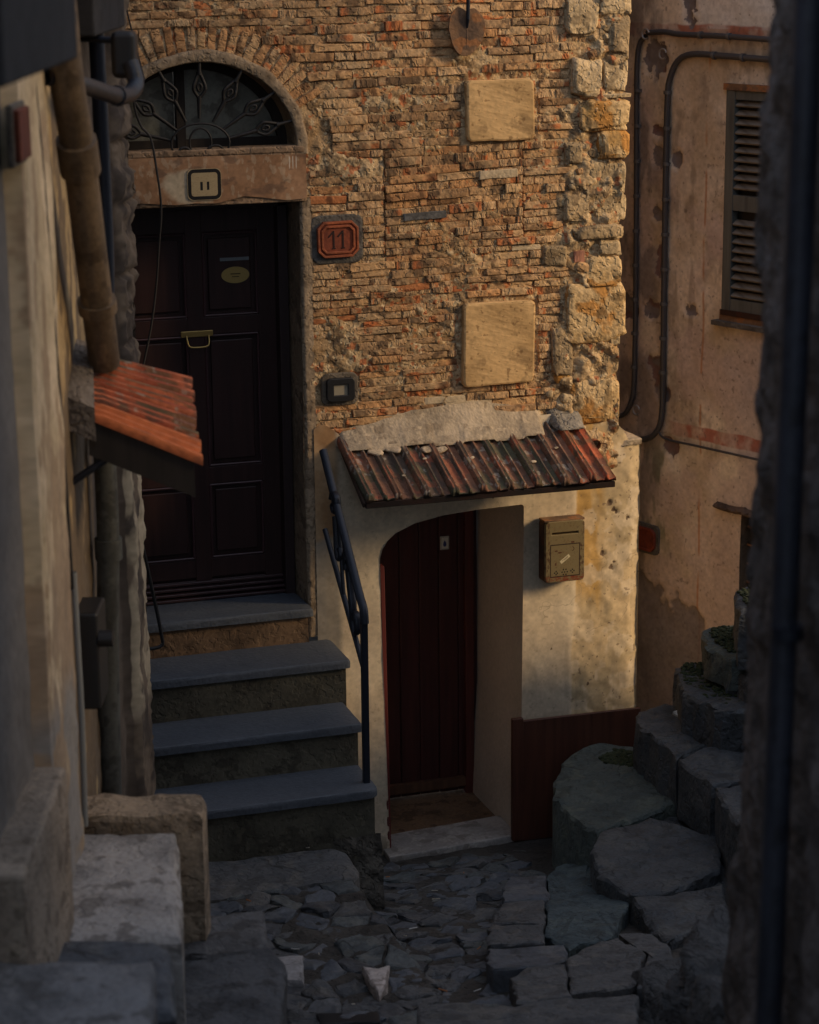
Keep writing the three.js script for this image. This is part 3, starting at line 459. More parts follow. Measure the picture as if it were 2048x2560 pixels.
{
  const d = new THREE.Group(); d.name = 'front_door'; house.add(d); tag(d, 'dark brown panelled front door');
  const Z = -0.285;
  mesh('door_leaf', box(0.96, 2.0, 0.03, -0.48, 2.39, Z - 0.02, 0), doorM, d);
  mesh('door_frame', merge([box(0.05, 2.02, 0.10, -0.027, 2.39, Z + 0.04), box(0.96, 0.06, 0.10, -0.48, 3.375, Z + 0.04)]), M([0.03, 0.016, 0.015], { roughness: 0.5 }), d);
  for (const [x, w] of [[-0.09, 0.10], [-0.455, 0.085], [-0.87, 0.12]]) mesh('stile', box(w, 1.94, 0.028, x, 2.38, Z + 0.006, 0.006), doorM, d);
  for (const [y, h] of [[3.29, 0.13], [2.77, 0.09], [2.02, 0.09], [1.545, 0.10], [1.44, 0.09]]) mesh('rail', box(0.86, h, 0.024, -0.48, y, Z + 0.006, 0.006), doorM, d);
  for (const [y0, y1] of [[2.82, 3.22], [2.07, 2.72], [1.60, 1.97]]) for (const [x0, x1] of [[-0.805, -0.502], [-0.408, -0.145]]) {
    const cx = (x0 + x1) / 2, cy = (y0 + y1) / 2, w = x1 - x0, h = y1 - y0, pn = mesh('panel', box(w - 0.05, h - 0.05, 0.014, cx, cy, Z + 0.002, 0.006), doorM, d);
    mesh('moulding', merge([bar([x0, y0, Z + 0.016], [x1, y0, Z + 0.016], 0.007, 6), bar([x0, y1, Z + 0.016], [x1, y1, Z + 0.016], 0.007, 6), bar([x0, y0, Z + 0.016], [x0, y1, Z + 0.016], 0.007, 6), bar([x1, y0, Z + 0.016], [x1, y1, Z + 0.016], 0.007, 6)]), M([0.055, 0.028, 0.030], { roughness: 0.28 }), pn);
  }
  mesh('weather_board', merge([0, 1, 2, 3].map((k) => box(0.9, 0.014, 0.03 + k * 0.014, -0.49, 1.475 - k * 0.024, Z + 0.02 + k * 0.006, 0.004))), M([0.05, 0.026, 0.026], { roughness: 0.3 }), d);
  tag(mesh('letter_flap', merge([box(0.16, 0.03, 0.008, -0.452, 2.735, Z + 0.024, 0.003), tube([[-0.505, 2.727, Z + 0.03], [-0.502, 2.69, Z + 0.045], [-0.485, 2.674, Z + 0.05], [-0.415, 2.674, Z + 0.05], [-0.398, 2.69, Z + 0.045], [-0.395, 2.727, Z + 0.03]], 0.0045, 30, 6)]), brassM, d), 'brass letter flap with a drop handle');
  const el = new THREE.CylinderGeometry(1, 1, 0.006, 32); el.rotateX(Math.PI / 2); el.scale(0.070, 0.040, 1); el.translate(-0.249, 3.012, Z + 0.012);
  const op = mesh('name_plate', boxUV(el), M([0.40, 0.29, 0.10], { roughness: 0.5, metalness: 0.5 }), d); tag(op, 'oval brass name plate');
  mesh('engraving', merge([box(0.05, 0.005, 0.002, -0.249, 3.018, Z + 0.016, 0), box(0.035, 0.004, 0.002, -0.249, 3.004, Z + 0.016, 0)]), M([0.08, 0.055, 0.02]), op);
  mesh('sign_strip', box(0.145, 0.016, 0.004, -0.251, 3.09, Z + 0.012, 0.001), M([0.16, 0.18, 0.19], { roughness: 0.4 }), d);
  mesh('doorway_back', merge([box(1.2, 2.1, 0.02, -0.5, 2.4, -0.36, 0), box(0.03, 2.1, 0.36, -0.985, 2.4, -0.17, 0)]), M([0.05, 0.03, 0.025]), house);
}
// fanlight with its iron grille
{
  const f = new THREE.Group(); f.name = 'fanlight'; house.add(f); tag(f, 'half-round fanlight with iron grille');
  const arc = (k) => [[FX - FRX * k, 3.63], [FX + FRX * k, 3.63], ...ell(FX, FY, FRX * k, FRY * k, 0, Math.PI, 24)];
  const half = (x0, x1) => arc(0.93).map(([x, y]) => [clamp(x, x0, x1), y]);
  const glassM = new THREE.MeshPhysicalMaterial({ color: rgb(0.21, 0.21, 0.17), roughness: 0.35, map: stoneTex, clearcoat: 0.4, clearcoatRoughness: 0.2, side: THREE.DoubleSide });
  for (const [a, b] of [[-0.90, -0.545], [-0.495, -0.03]]) { const gl = extrude(ell(FX, FY - 0.0, FRX * 0.96, FRY * 0.96, 0, Math.PI, 30).map(([x, y]) => [clamp(x, a, b), y]), 0.006, 0); gl.translate(0, 0.02, -0.185); mesh('pane', gl, glassM, f); }
  const fr = extrude(arc(1.02), 0.04, 0, [arc(0.90).map(([x, y]) => [x, Math.max(y, 3.685)])]); fr.translate(0, 0, -0.19);
  mesh('window_frame', merge([fr, box(0.045, 0.40, 0.045, -0.52, 3.84, -0.165, 0.003)]), M([0.035, 0.026, 0.02], { map: woodTex }), f);
  const gm = M([0.016, 0.013, 0.011], { roughness: 0.6, metalness: 0.2, bumpMap: bumpFine, bumpScale: 0.002 }), cx = -0.472, cy = 3.665, zz = 0.012;
  for (const deg of [13, 33, 58, 88, 117, 143, 166]) {
    const t = deg * Math.PI / 180, c = Math.cos(t), s = Math.sin(t), P = (r, o = 0, z = 0) => [cx + c * r - s * o, cy + s * r + c * o, zz + z];
    const R = 1 / Math.hypot(c / FRX, s / FRY) * 0.985, q = R - 0.155;
    mesh('spoke', merge([bar(P(0.13), P(q), 0.007, 6, 0.012), bar(P(q + 0.105), P(R + 0.02), 0.010, 6, 0.008), bar(P(q + 0.095), P(q + 0.108), 0.014, 8),
      ...[1, -1].map((k) => tube([P(q - 0.012, 0), P(q + 0.02, k * 0.024, 0.004), P(q + 0.045, k * 0.027, 0.006), P(q + 0.10, k * 0.005)], 0.0085, 14, 6)),
      tube([P(q + 0.02, 0, 0.006), P(q + 0.04, 0.012, 0.008), P(q + 0.056, 0, 0.008), P(q + 0.04, -0.010, 0.008)], 0.0065, 16, 5, true)]), gm, f);
  }
  const ring = (x, y, rx, ry, r, a0 = 0, a1 = 2 * Math.PI) => tube(ell(x, y, rx, ry, a0, a1, 22).map(([p, q]) => [p, q, zz + 0.010]), r, 44, 6);
  mesh('rosette', merge([ring(cx + 0.005, cy + 0.015, 0.138, 0.092, 0.0055, -0.5, Math.PI + 0.5), ring(cx + 0.005, cy + 0.02, 0.052, 0.065, 0.005), ring(cx + 0.075, cy - 0.03, 0.042, 0.034, 0.006), ring(cx - 0.072, cy - 0.03, 0.028, 0.028, 0.008), ring(cx - 0.022, cy - 0.048, 0.024, 0.02, 0.006), ring(cx + 0.028, cy - 0.045, 0.022, 0.02, 0.006), box(0.27, 0.012, 0.010, cx, cy - 0.068, zz + 0.006, 0.002)]), gm, f);
}
// the two blank plaster pads
const padBump = tex(512, 512, (u, v) => 0.5 + 0.45 * (fbmA((u + v) % 1, (v + 0.03 * Math.sin(u * 6.2832) + 1) % 1, 18, 60, 3, 321) - 0.5) + 0.5 * (fbmP(u, v, 20, 4, 325) - 0.5), true);
const padM = M([0.72, 0.46, 0.205], { map: tex(512, 512, (u, v) => mul3(mix3(mix3(mix3([0.74, 0.72, 0.68], [1, 1, 1], sst(0.3, 0.65, fbmP(u, v, 5, 5, 331))), [0.42, 0.40, 0.38], 0.6 * sst(0.60, 0.70, fbmP(u, v, 12, 5, 337))), [0.35, 0.30, 0.26], 0.7 * sst(0.73, 0.77, fbmP(u, v, 44, 3, 339))), 0.78 + 0.30 * fbmP(u, v, 70, 2, 333) + 0.05 * fbmA(u, v, 5, 60, 2, 335))), bumpMap: padBump, bumpScale: 0.006 });
for (const [a, b, c, d, sk] of [[0.845, 1.193, 3.643, 3.932, -0.014], [0.822, 1.198, 2.437, 2.852, 0.006]]) {
  const out = roundRect(b - a - 0.02, d - c - 0.02, 0.016).map(([x, y]) => [x + sk * y * 2 + 0.006 * (vn(x * 20, y * 20, 3) - 0.5), y + 0.012 * (vn(x * 15 + 5, y * 15, 4) - 0.5)]);
  const pts = []; for (let i = 0; i < out.length; i++) { const p = out[i], q = out[(i + 1) % out.length], k = Math.max(1, Math.round(Math.hypot(p[0] - q[0], p[1] - q[1]) / 0.03)); for (let j = 0; j < k; j++) { const x = mix(p[0], q[0], j / k), y = mix(p[1], q[1], j / k); pts.push([x + 0.005 * (fbm(x * 24, y * 24, 3, 341) - 0.5), y + 0.010 * (fbm(x * 18 + 7, y * 18, 3, 343) - 0.5)]); } }
  const g = extrude(pts, 0.026, 0.011); g.translate((a + b) / 2, (c + d) / 2, 0.0);
  mesh('plaster_pad', g, padM, house);
}

// ------------------------------------------------------------------ things fixed to the house front
const font = await new FontLoader().loadAsync('fonts/droid/droid_serif_regular.typeface.json');
{ // terracotta number tile
  const t = thing('number_tile', 'terracotta house number tile reading 11, beside the upper door', 'number tile', [0.190, 3.200, 0.012]);
  const bed = extrude(roundRect(0.246, 0.222, 0.035).map(([x, y]) => [x + 0.008 * (vn(x * 30, y * 30, 3) - 0.5), y + 0.008 * (vn(x * 30, y * 30, 4) - 0.5)]), 0.012, 0.008); bed.translate(0, 0, -0.018); mesh('cement_bed', bed, darkCementM, t);
  const W = 0.200, H = 0.168;
  const plate = extrude(roundRect(W, H, 0.030, true), 0.012, 0.003); mesh('plate', plate, terracottaM, t);
  for (const [k, z] of [[0, 0.014], [0.018, 0.015]]) { const r = extrude(roundRect(W - 2 * k, H - 2 * k, 0.030 - k * 0.4, true), 0.006, 0.002, [roundRect(W - 2 * k - 0.014, H - 2 * k - 0.014, 0.026 - k * 0.4, true)]); r.translate(0, 0, z); mesh('rim', r, terracottaRimM, t); }
  for (const x of [-0.022, 0.024]) mesh('numeral', merge([box(0.0085, 0.085, 0.004, x, 0.0, 0.0155, 0.001), box(0.007, 0.036, 0.004, x - 0.013, 0.026, 0.0155, 0.001, [0, 0, -0.75]), box(0.02, 0.005, 0.004, x, -0.042, 0.0155, 0.001)]), darkInkM, t);
  t.rotation.z = 0.012;
}
{
  const t = thing('intercom', 'black intercom with a pale window, right of the upper door', 'intercom', [0.190, 2.466, 0.010]);
  const bed = extrude(roundRect(0.175, 0.150, 0.03), 0.012, 0.006); bed.translate(0.0, 0, -0.014); mesh('cement_bed', bed, M([0.22, 0.175, 0.125], { map: stoneTex, bumpMap: bumpCoarse, bumpScale: 0.006 }), t);
  const fr = extrude(roundRect(0.135, 0.108, 0.018), 0.022, 0.004, [roundRect(0.078, 0.060, 0.006)]); mesh('housing', fr, blackM, t);
  const w = box(0.080, 0.062, 0.008, 0, 0, 0.012, 0.002); mesh('name_window', w, M([0.36, 0.31, 0.22], { roughness: 0.35 }), t);
}
{
  const t = thing('rusty_wall_plate', 'heart-shaped rusty iron plate hanging high on the brick wall', 'wall plate', [0.837, 4.17, 0.045]);
  const out = ell(0, 0, 1, 1, 0, Math.PI * 2, 40).slice(0, 40).map(([c, s]) => { const a = Math.atan2(s, c); const r = 1 + 0.05 * Math.sin(a * 3 + 1) + 0.03 * (vn(c * 3 + 9, s * 3, 5) - 0.5); return [0.090 * r * c * (s < 0 ? 0.96 : 1), 0.116 * r * s + (s > 0.7 ? -0.03 * (1 - Math.min(1, Math.abs(c) * 2.2)) : 0)]; });
  const g = extrude(out, 0.005, 0.002); mesh('plate', g, rustM, t);
  mesh('stem', merge([bar([0.003, 0.40, 0.035], [0.003, 0.05, 0.018], 0.010, 8), bar([0.003, 0.055, 0.018], [0.003, 0.01, 0.008], 0.010, 8, 0.004)]), ironM, t);
  mesh('ridge', bar([0, 0.02, 0.004], [0.004, -0.09, 0.003], 0.005, 6), rustM, t);
}
// tiled canopy over the cellar door
{
  const t = thing('tiled_canopy', 'sloping canopy of mossy ribbed roof tiles over the cellar door', 'canopy', [0, 0, 0]);
  const N = 9, X0 = 0.180, TW = 0.1425, zB = 0.0, zF = 0.425, yB = 2.215, yF = 2.000;
  const prof = [[0, 0.002], [0.008, 0.026], [0.016, 0.030], [0.022, 0.020], [0.028, 0.030], [0.036, 0.027], [0.044, 0.002], [0.085, -0.002], [0.091, 0.018], [0.097, 0.021], [0.103, 0.017], [0.109, -0.001], [0.144, 0.001]];
  for (let i = 0; i < N; i++) {
    const pos = [], idx = [], S = 9, jz = rr(-0.012, 0.012), jy = rr(-0.005, 0.005), yaw = rr(-0.012, 0.012), s0 = rr(0, 50);
    for (let k = 0; k <= S; k++) for (const lo of [0, 1]) for (const [px, ph] of prof) {
      const u = k / S, z = mix(zB, zF + jz, u) + (k === S ? 0.010 * (vn(px * 60 + s0, 3, 7) - 0.5) : 0), wear = 0.005 * (fbm(px * 30 + s0, u * 9, 3, 351) - 0.5);
      pos.push(X0 + i * TW + px + yaw * (u - 0.5) * 0.3 + 0.05 * (u - 0.5) * 0.6, mix(yB, yF, u) + (lo ? -0.014 : ph + wear) + jy + 0.004 * i / N, z);
    }
    const n = prof.length, row = 2 * n;
    for (let k = 0; k < S; k++) { for (let j = 0; j < n - 1; j++) { const a = k * row + j; idx.push(a, a + row, a + 1, a + 1, a + row, a + row + 1); const b = a + n; idx.push(b, b + 1, b + row, b + 1, b + row + 1, b + row); }
      for (const j of [0, n - 1]) { const a = k * row + j, b = a + n; idx.push(a, b, a + row, b, b + row, a + row); } }
    for (let j = 0; j < n - 1; j++) { const a = S * row + j, b = a + n; idx.push(a, b, a + 1, a + 1, b, b + 1); }
    const g = new THREE.BufferGeometry(); g.setAttribute('position', new THREE.Float32BufferAttribute(pos, 3)); g.setIndex(idx); g.computeVertexNormals();
    mesh('roof_tile', boxUV(g, 1, rr(0, 1), rr(0, 1)), i >= N - 1 ? redTileM : roofTileM, t);
  }
  const under = box(1.29, 0.030, 0.43, 0, 0, 0, 0.003); under.rotateX(Math.atan2(yB - yF, zF - zB)); under.translate(0.83, (yB + yF) / 2 - 0.038, 0.205);
  mesh('deck', under, M([0.10, 0.060, 0.04], { map: woodTex }), t);
  mesh('fascia', box(1.285, 0.030, 0.022, 0.836, yF - 0.026, 0.408, 0.004), M([0.075, 0.040, 0.028], { map: rustTex }), t);
  for (let k = 0; k < 3; k++) { const h = new THREE.CylinderGeometry(0.026 - k * 0.002, 0.026 - k * 0.002, 0.05, 14, 1, true, 0, 4); h.rotateX(Math.PI / 2); h.translate(1.515, 2.045 + 0.052 * (1 - k), 0.055); mesh('broken_tile_end', boxUV(h), M([0.52, 0.15, 0.05], { map: stoneTex }), t); }
  // lumpy mortar fillet between wall and tiles
  const fillet = (x0, x1, top, bot, m, name, amp) => {
    const nx = Math.round((x1 - x0) / 0.014), ny = 12, pos = [], idx = [];
    for (let i = 0; i <= nx; i++) for (let j = 0; j <= ny; j++) {
      const x = mix(x0, x1, i / nx), u = j / ny, yt = top(x), yb = bot(x), e = Math.min(1, i / 3, (nx - i) / 3);
      pos.push(x + amp * (vn(u * 7, x * 3, 8) - 0.5) * (i === 0 || i === nx ? 1.4 : 0), mix(yt, yb, u), -0.01 + e * (0.02 + 0.125 * Math.pow(u, 1.5) + amp * (fbm(x * 3.5, u * 1.6, 4, 361) - 0.5)) - (j === ny ? 0.016 : 0));
    }
    for (let i = 0; i < nx; i++) for (let j = 0; j < ny; j++) { const a = i * (ny + 1) + j, c = a + ny + 1; idx.push(a, a + 1, c, a + 1, c + 1, c); }
    const g = new THREE.BufferGeometry(); g.setAttribute('position', new THREE.Float32BufferAttribute(pos, 3)); g.setIndex(idx); g.computeVertexNormals(); return mesh(name, boxUV(g), m, t);
  };
  const botY = (x) => 2.168 + 0.010 * (fbm(x * 9, 2, 3, 363) - 0.5) + 0.012 * (Math.floor(x * 6.3) % 2);
  fillet(0.150, 1.262, (x) => flashTop(x) + 0.014 * (fbm(x * 8, 5, 3, 365) - 0.5), botY, cementM, 'mortar_fillet', 0.022);
  fillet(1.262, 1.475, (x) => flashTop(x) + 0.012 * (fbm(x * 14, 6, 3, 367) - 0.5), (x) => 2.196, M([0.34, 0.295, 0.235], { map: stoneTex, bumpMap: bumpCoarse, bumpScale: 0.02 }), 'rough_fillet', 0.03);
  for (const [x, z, s] of [[0.60, 0.14, 0.05], [0.66, 0.15, 0.04], [0.42, 0.12, 0.05], [0.33, 0.13, 0.045], [0.42, 0.30, 0.012], [0.80, 0.22, 0.016], [0.79, 0.27, 0.012], [1.06, 0.22, 0.014], [1.10, 0.28, 0.018], [1.25, 0.2, 0.014], [0.56, 0.2, 0.014]]) {
    const fl = mesh('mortar_flake', lump(s * 1.6, s * 0.35, s, 0.2, 2, 0.6), cementM, t); fl.position.set(x, mix(yB, yF, z / zF) + 0.016, z); fl.rotation.set(0.4, rr(-0.6, 0.6), rr(-0.1, 0.1));
  }
}
{ // letter box
  const t = thing('letter_box', 'rusty cream metal letter box on the plaster beside the cellar door', 'letter box', [1.335, 1.565, 0.032]);
  const mbT = canvasTex(300, 440, (c, W, H) => {
    c.fillStyle = '#80714f'; c.fillRect(0, 0, W, H);
    for (let i = 0; i < 700; i++) { c.fillStyle = `rgba(${['70,40,20', '150,140,110', '60,50,40', '110,50,20'][Math.floor(rnd() * 4)]},${rr(0.05, 0.2)})`; c.beginPath(); c.arc(rnd() * W, rnd() * H, rr(1, 7), 0, 7); c.fill(); }
    for (let i = 0; i < 90; i++) { c.fillStyle = `rgba(60,30,14,${rr(0.15, 0.5)})`; c.beginPath(); c.ellipse(rnd() < 0.5 ? rr(0, 34) : rr(266, W), rnd() * H, rr(2, 9), rr(3, 18), 0, 0, 7); c.fill(); }
    for (let i = 0; i < 90; i++) { c.fillStyle = `rgba(120,35,12,${rr(0.2, 0.6)})`; c.beginPath(); c.ellipse(rnd() * W, H - rr(0, 40), rr(3, 16), rr(2, 8), 0, 0, 7); c.fill(); }
    c.strokeStyle = '#2c160d'; c.lineWidth = 7; c.strokeRect(38, 168, 224, 232);
    c.fillStyle = 'rgba(75,30,14,0.75)'; c.fillRect(70, 208, 22, 10); c.beginPath(); c.ellipse(110, 226, 16, 6, 0, 0, 7); c.fill(); c.lineWidth = 5; c.strokeStyle = 'rgba(60,25,12,0.8)'; c.beginPath(); c.arc(205, 205, 14, -1.5, 1.6); c.stroke(); c.fillRect(72, 300, 12, 18); c.fillRect(196, 150, 26, 12);
    c.fillStyle = '#0d0a08'; for (const [x, y] of [[70, 372], [82, 362], [82, 384], [92, 374], [138, 352], [158, 352], [128, 370], [148, 370], [168, 370], [138, 388], [158, 388], [196, 366], [208, 356], [208, 378], [220, 366]]) { c.beginPath(); c.arc(x, y, 5.5, 0, 7); c.fill(); }
    c.save(); c.translate(150, 275); c.rotate(-0.62); c.fillStyle = '#d8cba6'; c.fillRect(-42, -12, 84, 24); c.fillStyle = '#6b5b40'; c.fillRect(-26, -4, 56, 3); c.fillRect(-10, 2, 34, 3); c.restore();
  });
  const body = extrude(roundRect(0.212, 0.318, 0.018), 0.062, 0.004); mesh('case', body, M([0.34, 0.23, 0.14], { map: rustTex, roughness: 0.7, bumpMap: bumpFine, bumpScale: 0.002 }), t);
  body.attributes.uv.needsUpdate = true;
  const fg = extrude(roundRect(0.206, 0.312, 0.016), 0.014, 0.004, [roundRect(0.150, 0.018, 0.004).map(([x, y]) => [x, y + 0.096])]); fg.translate(0, 0, 0.067);
  const p = fg.attributes.position, uv = fg.attributes.uv; for (let i = 0; i < p.count; i++) uv.setXY(i, p.getX(i) / 0.212 + 0.5, p.getY(i) / 0.318 + 0.5);
  mesh('front', fg, new THREE.MeshStandardMaterial({ map: mbT, roughness: 0.55, metalness: 0.1 }), t);
  mesh('slot_flap', box(0.150, 0.012, 0.010, 0, 0.103, 0.072, 0.003), M([0.05, 0.035, 0.025]), t);
  mesh('cover', box(0.222, 0.010, 0.080, 0, 0.162, 0.038, 0.004), rustM, t);
}
tag(mesh('wooden_board', merge([box(0.705, 0.665, 0.022, 1.425, 0.335, 0.082, 0.004, [0, 0, -0.006]), box(0.06, 0.672, 0.03, 1.088, 0.352, 0.088, 0.004)]), boardM), 'low reddish brown board standing against the foot of the plaster', 'board');

// ------------------------------------------------------------------ slate stairs to the upper door
{
  const st = thing('slate_stairs', 'four slate treads climbing to the dark panelled front door', 'stairs', [0, 0, 0]);
  const T = [[1.392, 0.095, 0.012, 0.012], [1.213, 0.415, 0.108, 0.02], [0.996, 0.728, 0.072, 0.02], [0.785, 1.046, 0.055, 0.06]];
  T.forEach(([y, zf, xr, cr], i) => {
    const zb = i ? T[i - 1][1] - 0.04 : -0.31, out = [[-1.25, zb], [i ? xr - 0.01 : 0.0, zb], [xr, i ? zb + 0.02 : 0.02], [xr, zf - cr], ...ell(xr - cr, zf - cr, cr, cr, 0, Math.PI / 2, 5).slice(1), [-1.25, zf]];
    mesh('tread', slab(out, y, 0.042, { bevel: 0.012, rough: 0.0022, side: 0.002, sub: 0.06, rings: 6 }), treadM, st);
    const bot = i < 3 ? T[i + 1][0] - 0.03 : 0.12, z = zf - 0.022, brown = i === 0;
    const rt = sheet({ x0: -1.25, x1: xr - 0.022, y0: bot, y1: y - 0.03, cell: 0.03, at: (x, yy) => [x, yy, z + 0.008 * (fbm(x * 6, yy * 9, 3, 371 + i) - 0.5)] });
    mesh('riser', rt, M(brown ? [0.19, 0.115, 0.062] : [0.105, 0.095, 0.066], { map: stoneTex, bumpMap: bumpCoarse, bumpScale: 0.006 }), st);
    mesh('stair_side', sheet({ x0: zb - 0.05, x1: z, y0: bot - 0.1, y1: y - 0.03, cell: 0.04, at: (zz, yy) => [xr - 0.022 + 0.008 * (fbm(zz * 6, yy * 6, 3, 379) - 0.5), yy, zz] }), M([0.22, 0.18, 0.13], { map: stoneTex, bumpMap: bumpCoarse, bumpScale: 0.006 }), st);
  });
  const foot = mesh('rubble_foot', sheet({ x0: -0.30, x1: 0.06, y0: -0.05, y1: 0.56, cell: 0.018, at: (x, y) => [x + 0.03 * (fbm(x * 9, y * 9, 3, 383) - 0.5), y, 1.025 + 0.05 * (fbm(x * 16, y * 20, 4, 385) - 0.45) + 0.06 * sst(0.5, 0.2, y)] }), M([0.10, 0.088, 0.07], { map: stoneTex, bumpMap: bumpCoarse, bumpScale: 0.02 }), st);
}
{ // iron handrail
  const r = thing('iron_handrail', 'dark blue iron handrail with scrolls beside the slate stairs', 'handrail', [0, 0, 0]);
  const x = 0.02;
  mesh('top_rail', tube([[x, 2.232, 0.30], [x, 2.03, 0.505], [x, 1.80, 0.745], [x, 1.675, 0.875], [x, 1.625, 0.935], [x, 1.56, 0.950]], 0.021, 50, 10), ironM, r);
  mesh('post', box(0.030, 0.83, 0.036, x, 1.195, 0.938, 0.004), ironM, r);
  mesh('lower_rail', bar([x, 1.845, 0.305], [x, 1.335, 0.93], 0.014, 8), ironM, r);
  const flat = (pts) => boxUV(tube(pts.map(([y, z]) => [0, y, z]), 0.009, 40, 6).scale(2.1, 1, 1).translate(x, 0, 0));
  mesh('scroll', flat([[2.03, 0.44], [2.07, 0.47], [2.055, 0.52], [2.0, 0.525], [1.975, 0.49], [2.0, 0.46], [2.02, 0.48]]), ironM, r);
  mesh('scroll', flat([[1.96, 0.50], [1.87, 0.51], [1.80, 0.52], [1.76, 0.55], [1.785, 0.59], [1.82, 0.575], [1.81, 0.55]]), ironM, r);
  mesh('scroll', flat([[1.86, 0.68], [1.83, 0.72], [1.77, 0.73], [1.745, 0.70], [1.77, 0.67], [1.79, 0.69]]), ironM, r);
  mesh('scroll', flat([[1.75, 0.72], [1.66, 0.74], [1.60, 0.76], [1.52, 0.77], [1.47, 0.80], [1.50, 0.84], [1.56, 0.83], [1.57, 0.79], [1.53, 0.79]]), ironM, r);
  mesh('baluster', merge([bar([x, 2.0, 0.535], [x, 1.60, 0.61], 0.010, 6), bar([x, 1.93, 0.61], [x, 1.48, 0.755], 0.010, 6)]), ironM, r);
  mesh('leaf_ornament', merge([bar([x, 1.84, 0.655], [x, 1.77, 0.60], 0.014, 6, 0.002), bar([x, 1.81, 0.63], [x, 1.72, 0.61], 0.012, 6, 0.002)]), ironM, r);
}

